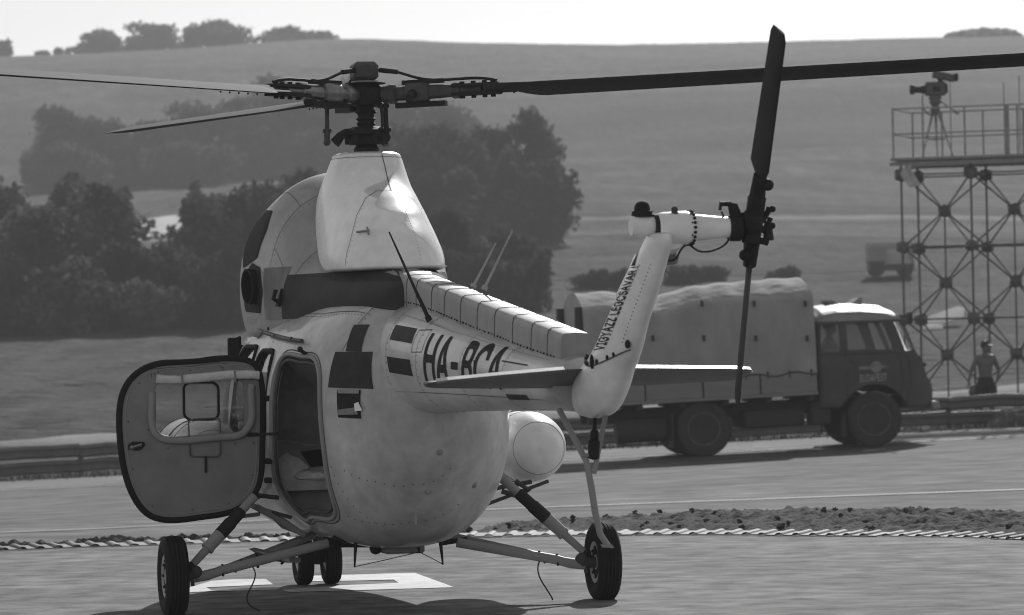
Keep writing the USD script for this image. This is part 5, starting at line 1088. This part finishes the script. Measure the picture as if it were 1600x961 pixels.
# ------------------------------------------------------------------ people
def body(J, bones, detail=.03, it=8):
    """continuous figure: hulls of spheres at joints, joined, refined and smoothed"""
    acc = None
    for a, b in bones:
        (pa, ra), (pb, rb) = J[a], J[b]
        def sph(p, r):
            s = trimesh.creation.icosphere(2, 1.0); s.apply_scale(r if np.ndim(r) else [r] * 3); s.apply_translation(p); return s.vertices
        h = to_man(trimesh.convex.convex_hull(np.vstack([sph(pa, ra), sph(pb, rb)]))); acc = h if acc is None else acc + h
    t = from_man(acc.refine_to_length(detail)); t.merge_vertices()
    trimesh.smoothing.filter_taubin(t, iterations=it); return t
def hand(J, bones, key, wrist, d, side, curl=.5, k=1.0):
    """palm, four fingers and a thumb hanging from a wrist; d: hand direction, side: thumb side"""
    d = np.array(d, float); d /= np.linalg.norm(d); s = np.array(side, float); s -= d * s.dot(d); s /= np.linalg.norm(s); n = np.cross(d, s)
    palm = wrist + d * .05 * k
    J[key + 'p1'] = (palm + s * .025, .017); J[key + 'p2'] = (palm - s * .025, .016); J[key + 'k1'] = (wrist + d * .095 * k + s * .03, .013); J[key + 'k4'] = (wrist + d * .09 * k - s * .03, .012); J[key + 'w'] = (wrist, .024)
    bones += [(key + 'w', key + 'p1'), (key + 'w', key + 'p2'), (key + 'p1', key + 'k1'), (key + 'p2', key + 'k4'), (key + 'p1', key + 'p2'), (key + 'k1', key + 'k4')]
    for i, (o, l) in enumerate(((.03, .07), (.01, .08), (-.01, .075), (-.03, .06))):
        b = wrist + d * .093 * k + s * o; m_ = b + d * l * .5 + n * .015 * curl; e = m_ + d * l * .4 + n * .035 * curl
        for t, p, r in (('a', b, .010), ('b', m_, .009), ('c', e, .008)): J[f'{key}f{i}{t}'] = (p, r)
        bones += [(f'{key}f{i}a', f'{key}f{i}b'), (f'{key}f{i}b', f'{key}f{i}c')]
    b = wrist + d * .03 * k + s * .028; m_ = b + d * .03 + s * .03; e = m_ + d * .035 + s * .008
    for t, p, r in (('a', b, .013), ('b', m_, .011), ('c', e, .009)): J[f'{key}t{t}'] = (p, r)
    bones += [(f'{key}ta', f'{key}tb'), (f'{key}tb', f'{key}tc')]
def head(J, bones, c, f, k=1.0):
    """skull, jaw, nose, ears facing the horizontal direction f"""
    f = np.array(f, float); f /= np.linalg.norm(f); r = np.array([f[1], -f[0], 0.])
    J['skull'] = (c + [0, 0, .03], np.array([.078, .078, .09]) * k); J['back'] = (c - f * .03 + [0, 0, .03], .075 * k); J['jaw'] = (c + f * .045 - [0, 0, .065], .042 * k); J['brow'] = (c + f * .05 + [0, 0, .03], .05 * k); J['cheek'] = (c + f * .04 - [0, 0, .02], .055 * k)
    J['nose1'] = (c + f * .085 + [0, 0, .015], .012); J['nose2'] = (c + f * .105 - [0, 0, .02], .013)
    bones += [('skull', 'back'), ('skull', 'brow'), ('brow', 'cheek'), ('cheek', 'jaw'), ('skull', 'jaw'), ('nose1', 'nose2'), ('cheek', 'nose2')]
    for s, q in ((1, 'el'), (-1, 'er')):
        J[q + '1'] = (c + r * s * .078 + [0, 0, .015], .014); J[q + '2'] = (c + r * s * .08 - [0, 0, .02], .012); bones.append((q + '1', q + '2'))
def face(parent, c, f):
    f = np.array(f, float); f /= np.linalg.norm(f); r = np.array([f[1], -f[0], 0.])
    obj('eyes', cat_([ball(c + f * .092 + r * s * .032 + [0, 0, .018], .011, 1) for s in (-1, 1)]), M['hair'], parent); obj('mouth', tube([c + f * .085 + r * s - [0, 0, .058] for s in (-.022, 0, .022)], .005, 6), M['hair'], parent)
pz = 1.62; PP = unproject(1541, 640, 77.0); gz = float(ground(PP[0], 77.0))
man = thing('person', 'shirtless man in dark shorts standing with arms held out behind the guard rail', 'person', (PP[0], 77.0, gz))
# height fitted so that the crown reaches the photo's height
Hm = unproject(1541, 535, 77.0)[2] - gz; kk = Hm / 1.76
J, B = {}, []
def A(n, p, r): J[n] = (np.array(p, float) * kk, np.asarray(r) * kk)
A('pelvis', (0, 0, .95), (.15, .10, .11)); A('waist', (0, .01, 1.08), (.135, .095, .10)); A('chest', (0, .0, 1.30), (.165, .115, .13)); A('shl', (-.17, 0, 1.43), .07); A('shr', (.17, 0, 1.43), .07); A('neck', (0, .0, 1.47), .065); A('neck2', (.0, -.01, 1.55), .058)
A('ell', (-.30, -.05, 1.20), .042); A('wrl', (-.36, -.06, .97), .030); A('elr', (.30, .08, 1.18), .042); A('wrr', (.25, .0, .98), .030)
A('upl', (-.19, 0, 1.40), .058); A('upr', (.19, 0, 1.40), .058)
A('hipl', (-.09, 0, .90), .095); A('hipr', (.09, 0, .90), .095); A('knl', (-.13, -.02, .50), .062); A('knr', (.12, .0, .50), .062); A('cal', (-.135, .02, .34), .058); A('car', (.125, .03, .34), .058); A('anl', (-.14, .03, .09), .038); A('anr', (.13, .03, .09), .038); A('tol', (-.17, -.13, .035), .034); A('tor', (.16, -.13, .035), .034)
B += [('pelvis', 'waist'), ('waist', 'chest'), ('chest', 'shl'), ('chest', 'shr'), ('shl', 'neck'), ('shr', 'neck'), ('neck', 'neck2'), ('neck2', 'skull'), ('shl', 'upl'), ('upl', 'ell'), ('ell', 'wrl'), ('shr', 'upr'), ('upr', 'elr'), ('elr', 'wrr'), ('pelvis', 'hipl'), ('pelvis', 'hipr'), ('hipl', 'knl'), ('hipr', 'knr'), ('knl', 'cal'), ('knr', 'car'), ('cal', 'anl'), ('car', 'anr'), ('anl', 'tol'), ('anr', 'tor')]
hc = np.array([.02, -.01, 1.655]) * kk; head(J, B, hc, (.5, -1, -.0), kk)
hand(J, B, 'L', J['wrl'][0], (-.15, -.1, -1), (0, -1, 0)); hand(J, B, 'R', J['wrr'][0], (-.5, 0, -1), (0, -1, 0))
obj('body', body(J, B, .02), M['skin'], man, smooth=True)
J2, B2 = {}, []
for n, p, r in (('w', (0, 0, 1.0), (.165, .115, .06)), ('p', (0, 0, .92), (.18, .125, .10)), ('l', (-.11, 0, .80), .115), ('r', (.11, 0, .80), .115), ('l2', (-.125, 0, .66), .112), ('r2', (.12, 0, .66), .112)): J2[n] = (np.array(p) * kk, np.asarray(r) * kk)
obj('shorts', body(J2, [('w', 'p'), ('p', 'l'), ('p', 'r'), ('l', 'l2'), ('r', 'r2')], .025), M['shorts'], man, smooth=True)
hr = ball(hc + np.array([-.015, .02, .055]), .1 * kk, 3, (1, 1, .95)); hr.vertices += (meshkit.fbm(hr.vertices * 25, 3, 2)[:, None] - .5) * .04; hr.vertices[:, 2] = np.maximum(hr.vertices[:, 2], hc[2] - .005)
obj('cap', cat_([hr, lathe([(0, .1), (.008, .135), (.016, .1)], hc + np.array([.01, -.01, .045]), hc + np.array([.05, -.04, 1.0]), 20)]), M['hair'], man, smooth=40); face(man, hc, (.5, -1, 0))
# driver, seated on the far side of the cab
dp = np.array([TX0[0], 68.4, float(ground(TX0[0], 68.4)) + .032]); c8, s8 = math.cos(math.radians(8)), math.sin(math.radians(8))
def tw(p): x, y, z = p; z2 = z - TILT * x; return dp + [x * c8 - y * s8, x * s8 + y * c8, z2]
dr_ = thing('person', 'driver with dark hair sitting at the truck wheel inside the cab', 'person', tuple(tw((xf - .45, .45, 1.2))), math.radians(8))
J, B = {}, []
def A1(n, p, r): J[n] = (np.array(p, float), np.asarray(r))
A1('pelvis', (0, 0, .10), (.12, .15, .1)); A1('waist', (-.03, 0, .25), (.1, .14, .1)); A1('chest', (-.02, 0, .45), (.11, .165, .12)); A1('shl', (0, .18, .57), .065); A1('shr', (0, -.18, .57), .065); A1('neck', (.0, 0, .62), .06); A1('neck2', (.01, 0, .70), .055)
A1('ell', (.18, .24, .36), .045); A1('wrl', (.45, .16, .34), .032); A1('elr', (.18, -.24, .36), .045); A1('wrr', (.45, -.08, .34), .032); A1('hl', (.02, .1, .08), .085); A1('hr', (.02, -.1, .08), .085); A1('kl', (.42, .13, .12), .065); A1('kr', (.42, -.13, .12), .065); A1('al', (.5, .13, -.2), .042); A1('ar', (.5, -.13, -.2), .042); A1('tl', (.62, .13, -.25), .036); A1('tr', (.62, -.13, -.25), .036)
B += [('pelvis', 'waist'), ('waist', 'chest'), ('chest', 'shl'), ('chest', 'shr'), ('shl', 'neck'), ('shr', 'neck'), ('neck', 'neck2'), ('neck2', 'skull'), ('shl', 'ell'), ('ell', 'wrl'), ('shr', 'elr'), ('elr', 'wrr'), ('pelvis', 'hl'), ('pelvis', 'hr'), ('hl', 'kl'), ('hr', 'kr'), ('kl', 'al'), ('kr', 'ar'), ('al', 'tl'), ('ar', 'tr')]
hc = np.array([.02, 0, .81]); head(J, B, hc, (1, 0, 0)); hand(J, B, 'L', J['wrl'][0], (1, -.1, .1), (0, 0, 1), 1.2); hand(J, B, 'R', J['wrr'][0], (1, .1, .1), (0, 0, 1), 1.2)
obj('body', body(J, B, .022), M['skin'], dr_, smooth=True)
J2 = {n: (p, np.asarray(r) + .012) for n, (p, r) in J.items()}
obj('shirt', body(J2, [('pelvis', 'waist'), ('waist', 'chest'), ('chest', 'shl'), ('chest', 'shr'), ('shl', 'neck'), ('shr', 'neck'), ('shl', 'ell'), ('shr', 'elr')], .03), M['cloth'], dr_, smooth=True)
hr = ball(hc + np.array([-.02, 0, .05]), .105, 3, (1, .95, .95)); hr.vertices[:, 2] = np.maximum(hr.vertices[:, 2], hc[2]); obj('hair', hr, M['hair'], dr_, smooth=True); face(dr_, hc, (1, 0, 0))

# ------------------------------------------------------------------ camera tower: body-centred lattice
tow = thing('camera_tower', 'dark lattice tower of tubes and ball nodes carrying a railed camera platform', 'tower')
CELL = 1.40; YT = 80.0; beta = math.radians(-19)
ex_ = np.array([math.cos(beta), math.sin(beta), 0]); ey_ = np.array([-math.sin(beta), math.cos(beta), 0])
T0 = unproject(1408, 273, YT); zlev = [T0[2] - CELL * 1.02 * k for k in range(4)][::-1]
gb_ = float(ground(T0[0], YT)); 
def TN(i, j, k): return np.array([T0[0], YT, 0]) + ex_ * CELL * i + ey_ * CELL * j + [0, 0, zlev[k]]
def node(p, r=.15): 
    b = trimesh.creation.icosphere(0, r); b.vertices += rng.normal(0, r * .06, b.vertices.shape); b.apply_translation(p); obj('tower_node', b, M['tower'], tow, smooth=False)
def strut(a, b, r=.024, mt='tower'): obj('tower_strut', tube([a, b], r * .85, 6), M[mt], tow, smooth=True)
NI = 4
for i in range(NI):
    for j in range(2):
        for k in range(4):
            node(TN(i, j, k))
            if k < 3: strut(TN(i, j, k), TN(i, j, k + 1), .028)
            if i < NI - 1 and k in (1, 2, 3): strut(TN(i, j, k), TN(i + 1, j, k), .02)
            if j == 0: strut(TN(i, 0, k), TN(i, 1, k), .02)
        p = TN(i, j, 0); strut([p[0], p[1], float(ground(p[0], p[1])) - .1], p, .03)
for i in range(NI - 1):
    for k in range(3):
        c = (TN(i, 0, k) + TN(i + 1, 1, k + 1)) / 2; node(c, .15)
        for di in (0, 1):
            for dj in (0, 1):
                for dk in (0, 1): strut(c, TN(i + di, dj, k + dk), .021)
        if k: strut(c, (TN(i, 0, k - 1) + TN(i + 1, 1, k)) / 2, .022)
    c = (TN(i, 0, 0) + TN(i + 1, 1, 1)) / 2; strut(c, [c[0], c[1], float(ground(c[0], c[1])) - .1], .022)
pz_ = zlev[3] + .30
def TP(i, j, dz): return np.array([T0[0], YT, 0]) + ex_ * CELL * i + ey_ * CELL * j + [0, 0, pz_ + dz]
for q in range(7):
    j = -.12 + q * .18; a, b = TP(-.1, j, 0), TP(3.1, j, 0)
    obj('platform_plank', obox((a + b) / 2, [CELL * 3.2, .235, .05], np.stack([ex_, ey_, [0, 0, 1]], 1)), M['tower_pale'], tow, smooth=False)
for j in (-.14, 1.12): obj('platform_beam', obox((TP(-.1, j, -.09) + TP(3.1, j, -.09)) / 2, [CELL * 3.25, .05, .07], np.stack([ex_, ey_, [0, 0, 1]], 1)), M['tower_pale'], tow, smooth=False)
for i in range(NI):
    for j in (0, 1): strut(TN(i, j, 3), TP(i, j, -.1), .03)
for j in (-.1, 1.1):
    for i in (-.08, .35, .95, 1.55, 1.7, 2.3, 3.08): obj('railing_post', tube([TP(i, j, 0), TP(i, j, 1.0)], .02 if i != 1.55 else .05, 6), M['tower_pale'], tow)
    for h in (.5, 1.0): obj('railing_bar', tube([TP(-.08, j, h), TP(3.1, j, h)], .016, 6), M['tower_pale'], tow)
for i in (-.08, 3.08):
    for h in (.5, 1.0): obj('railing_bar', tube([TP(i, -.1, h), TP(i, 1.1, h)], .016, 6), M['tower_pale'], tow)
for s_ in (0, .32):
    obj('ladder_rail', tube([TP(1.95 + s_, -.35, 1.0), np.r_[TP(2.0 + s_, -.55, 0)[:2], gb_]], .025, 6), M['tower_pale'], tow)
for h in np.arange(.3, 6.2, .3):
    a, b = TP(1.97, -.5, 0), TP(2.29, -.5, 0); obj('ladder_rung', tube([[a[0], a[1], gb_ + h], [b[0], b[1], gb_ + h]], .014, 6), M['tower_pale'], tow)
# crumpled pale sheet on the tower corner
P0 = unproject(1422, 275, YT - .35)
qx = np.array([(1410, 262), (1419, 257), (1428, 271), (1439, 289), (1421, 294), (1414, 284), (1407, 272)], float)
q2 = np.array([unproject(x, y, YT - .35) - P0 for x, y in qx])[:, [0, 2]]
v, f = trimesh.creation.triangulate_polygon(sg.Polygon(q2), engine='earcut'); v, f = trimesh.remesh.subdivide_to_size(np.c_[v[:, 0], 0 * v[:, 0], v[:, 1]], f, .045)
fold = np.abs((v[:, 0] * 7 + v[:, 2] * 3) % 1 - .5) * .16 + np.abs((v[:, 0] * 3 - v[:, 2] * 6) % 1 - .5) * .12 + (meshkit.fbm(v * 12, 3, 6) - .5) * .08
v[:, 1] = fold - .1 + v[:, 2] * .55
sh = obj('crumpled_sheet', trimesh.Trimesh(v + P0, f, process=False), M['sheet'], smooth=False); tag(sh, 'crumpled white sheet caught on the upper corner of the camera tower', 'sheet')
# television camera and tripod on the platform
CP = np.array([*unproject(1461, 150, YT + .6)[:2], pz_ - .03])
tri = thing('camera_tripod', 'tall tripod standing on the tower platform under the television camera', 'tripod', CP)
hz = 1.02
for a in (-2.6, -.4, 1.4):
    f = np.array([.38 * math.cos(a), .38 * math.sin(a), .0]); tp3 = np.array([.05 * math.cos(a), .05 * math.sin(a), hz]); md = tp3 + (f - tp3) * .5
    obj('leg', cat_([tube([tp3 + [.02, 0, 0], md], .016, 6), tube([tp3 - [.02, 0, 0], md], .016, 6), tube([md, f], .015, 6), ball(f + [0, 0, .02], .03, 1), ball(md, .035, 1)]), M['tower_pale'], tri)
obj('leg_spreader', tube([[.2 * math.cos(a), .2 * math.sin(a), .45] for a in (-2.6, -.4, 1.4)], .012, 6, True), M['tower'], tri)
obj('tripod_head', cat_([lathe([(0, .09), (.05, .10), (.16, .07), (.2, .12), (.28, .10), (.3, .03)], [0, 0, hz - .05], [0, 0, hz + 1], 16), chbox([-.12, -.1, hz + .22], [.12, .1, hz + .30], .02)]), M['tower'], tri)
obj('pan_handle', cat_([tube([[.1, 0, hz + .2], [.45, -.15, hz - .08]], .018, 6), tube([[.36, -.12, hz - .02], [.44, -.15, hz - .07]], .035, 8)]), M['tower_pale'], tri)
zc = hz + .30
tvc = thing('television_camera', 'dark television camera with raised viewfinder on the tower tripod', 'camera', CP + [0, 0, zc])
def tvo(n, m_, *a, **k): m_ = m_.copy(); m_.vertices = m_.vertices * [.8, .85, .9]; return obj(n, m_, *a, **k)
tvo('body', chbox([-.24, -.13, 0], [.26, .13, .30], .025), M['greymetal'], tvc)
tvo('side_panel', chbox([-.06, -.14, .08], [.12, -.12, .2], .004), M['dark'], tvc)
tvo('lens', lathe([(0, .09), (.1, .10), (.16, .075), (.30, .075), (.31, .10), (.40, .11), (.42, .10), (.40, .02)], [-.2, 0, .14], [-1.2, 0, .15], 20), M['dark'], tvc, smooth=40)
vf = chbox([-.05, -.12, .35], [.50, .12, .51], .02); vf.apply_transform(trimesh.transformations.rotation_matrix(math.radians(12), [0, 1, 0], [.2, 0, .45]))
tvo('viewfinder', vf, M['greymetal'], tvc); 
hd = chbox([.47, -.13, .31], [.58, .13, .48], .02); tvo('viewfinder_hood', hd, M['dark'], tvc)
tvo('viewfinder_mount', chbox([.08, -.05, .29], [.2, .05, .42], .01), M['dark'], tvc)
tvo('rear_plate', chbox([.25, -.10, .04], [.31, .10, .26], .01), M['dark'], tvc)
tvo('cable', tube(smooth_line([(-.3, -.05, .02), (-.32, -.08, -.2), (-.2, -.1, -.4), (-.05, -.1, -.42)], 16), .014, 6), M['dark'], tvc)
for k, (px, top, base) in enumerate(((1484, 122, 168), (1592, 118, 168), (1568, 128, 165))):
    a = unproject(px, top, YT + 1.2); p = obj('flag_pole', tube([[a[0], a[1], pz_ + .02], a], .012, 6), M['tower_pale']); tag(p, ['thin bare pole right of the television camera on the platform', 'thin bare pole at the far right of the tower platform', 'shorter thin pole between the platform ladder and the right pole'][k], 'pole')

# ------------------------------------------------------------------ distant covered lorry, tarpaulins on the slope, heap on the crest
YF = 205.0; F0 = unproject(1391, 438, YF); zf = float(ground(F0[0], YF))
ft = thing('distant_truck', 'far-off canvas-topped truck on the field track behind the tower', 'truck', (F0[0], YF, zf))
sF = FPX / YF
obj('canopy', trimesh.convex.convex_hull(np.array([[x, y, z] for x in (-1.15, 1.12) for y, z in ((-1, .75), (-1, 1.45), (-.6, 1.68), (.6, 1.68), (1, 1.45), (1, .75))] )), M['canopy_far'], ft, smooth=20)
obj('cab', hull([[x, y, z] for y in (-.95, .95) for x, z in ((-.35, .55), (-.35, 1.35), (-.15, 1.5), (.7, 1.5), (.95, 1.05), (1.05, .55))] + [[x, -1.12, z] for x, z in ((-.2, .6), (.6, .6), (.6, 1.1), (-.2, 1.1))]), M['tarp'], ft, smooth=20)
obj('chassis', chbox([-1.1, -.9, .28], [1.15, .9, .78], .06), M['chassis'], ft)
for x in (-.7, .75):
    for y in (-.9, .9): obj('wheel', lathe([(-.1, .05), (-.1, .3), (-.07, .36), (.07, .36), (.1, .3), (.1, .05)], [x, y, .36], [x, y + 1, .36], 18), M['rubber'], ft)
def slab(name, pts, Y, label, cat):
    top = [unproject(x, y, Y) for x, y in pts]; n = len(top); V = np.array(top + [p + [0, 1.2, .0] for p in top]); V[:n, 2] += 0
    v = trimesh.convex.convex_hull(V); v, f = trimesh.remesh.subdivide_to_size(v.vertices, v.faces, .5); v += (meshkit.fbm(v * 1.6, 3, 4)[:, None] - .5) * .14
    tag(obj(name, trimesh.Trimesh(v, f, process=False), M['sheet'], smooth=40), label, cat)
slab('tarpaulin', [(1446, 497), (1480, 490), (1500, 478), (1507, 480), (1505, 496), (1470, 504), (1446, 504)], 150, 'long white tarpaulin lying on the slope behind the camera tower', 'tarpaulin')
slab('tarpaulin', [(1448, 507), (1474, 506), (1474, 512), (1448, 513)], 148, 'small white strip of sheeting just below the long tarpaulin', 'tarpaulin')
YC = 700.0; R = np.random.default_rng(12); hp_ = []
for q in range(420):
    u = R.uniform(-1, 1); v_ = R.uniform(-1, 1)
    if u * u + v_ * v_ > 1: continue
    px = 1536 + 58 * u; a = unproject(px, 60, YC + 14 * v_); a[2] = float(ground(a[0], a[1])) + .15 + 1.3 * (1 - u * u) ** .5 * (1 - v_ * v_) * R.uniform(.3, 1)
    b = trimesh.creation.icosphere(1, R.uniform(.35, .75)); b.vertices += R.normal(0, .1, b.vertices.shape); b.apply_scale([1.1, 1, .6]); b.apply_translation(a); hp_.append(b)
obj('rubble_heap', cat_(hp_[::2]), M['gravel'], smooth=False, kind='stuff', cat='rubble', label='mottled heap of pale rubble on the hill crest at the far right')
obj('rubble_heap', cat_(hp_[1::2]), M['soil'], smooth=False, kind='stuff', cat='rubble', label='darker lumps among the pale rubble on the hill crest')

# ------------------------------------------------------------------ haze
hz_ = usdkit.material(stage, '/World/Looks/haze', {'v': ('principled_volume', {'color': (.9, .9, .9), 'density': HAZE, 'anisotropy': .25})}, [], volume='v.volume')
obj('haze', box([-440, -95, -3], [440, 1010, 82]), hz_, smooth=False, kind='stuff', label='thin summer haze over field and hill')
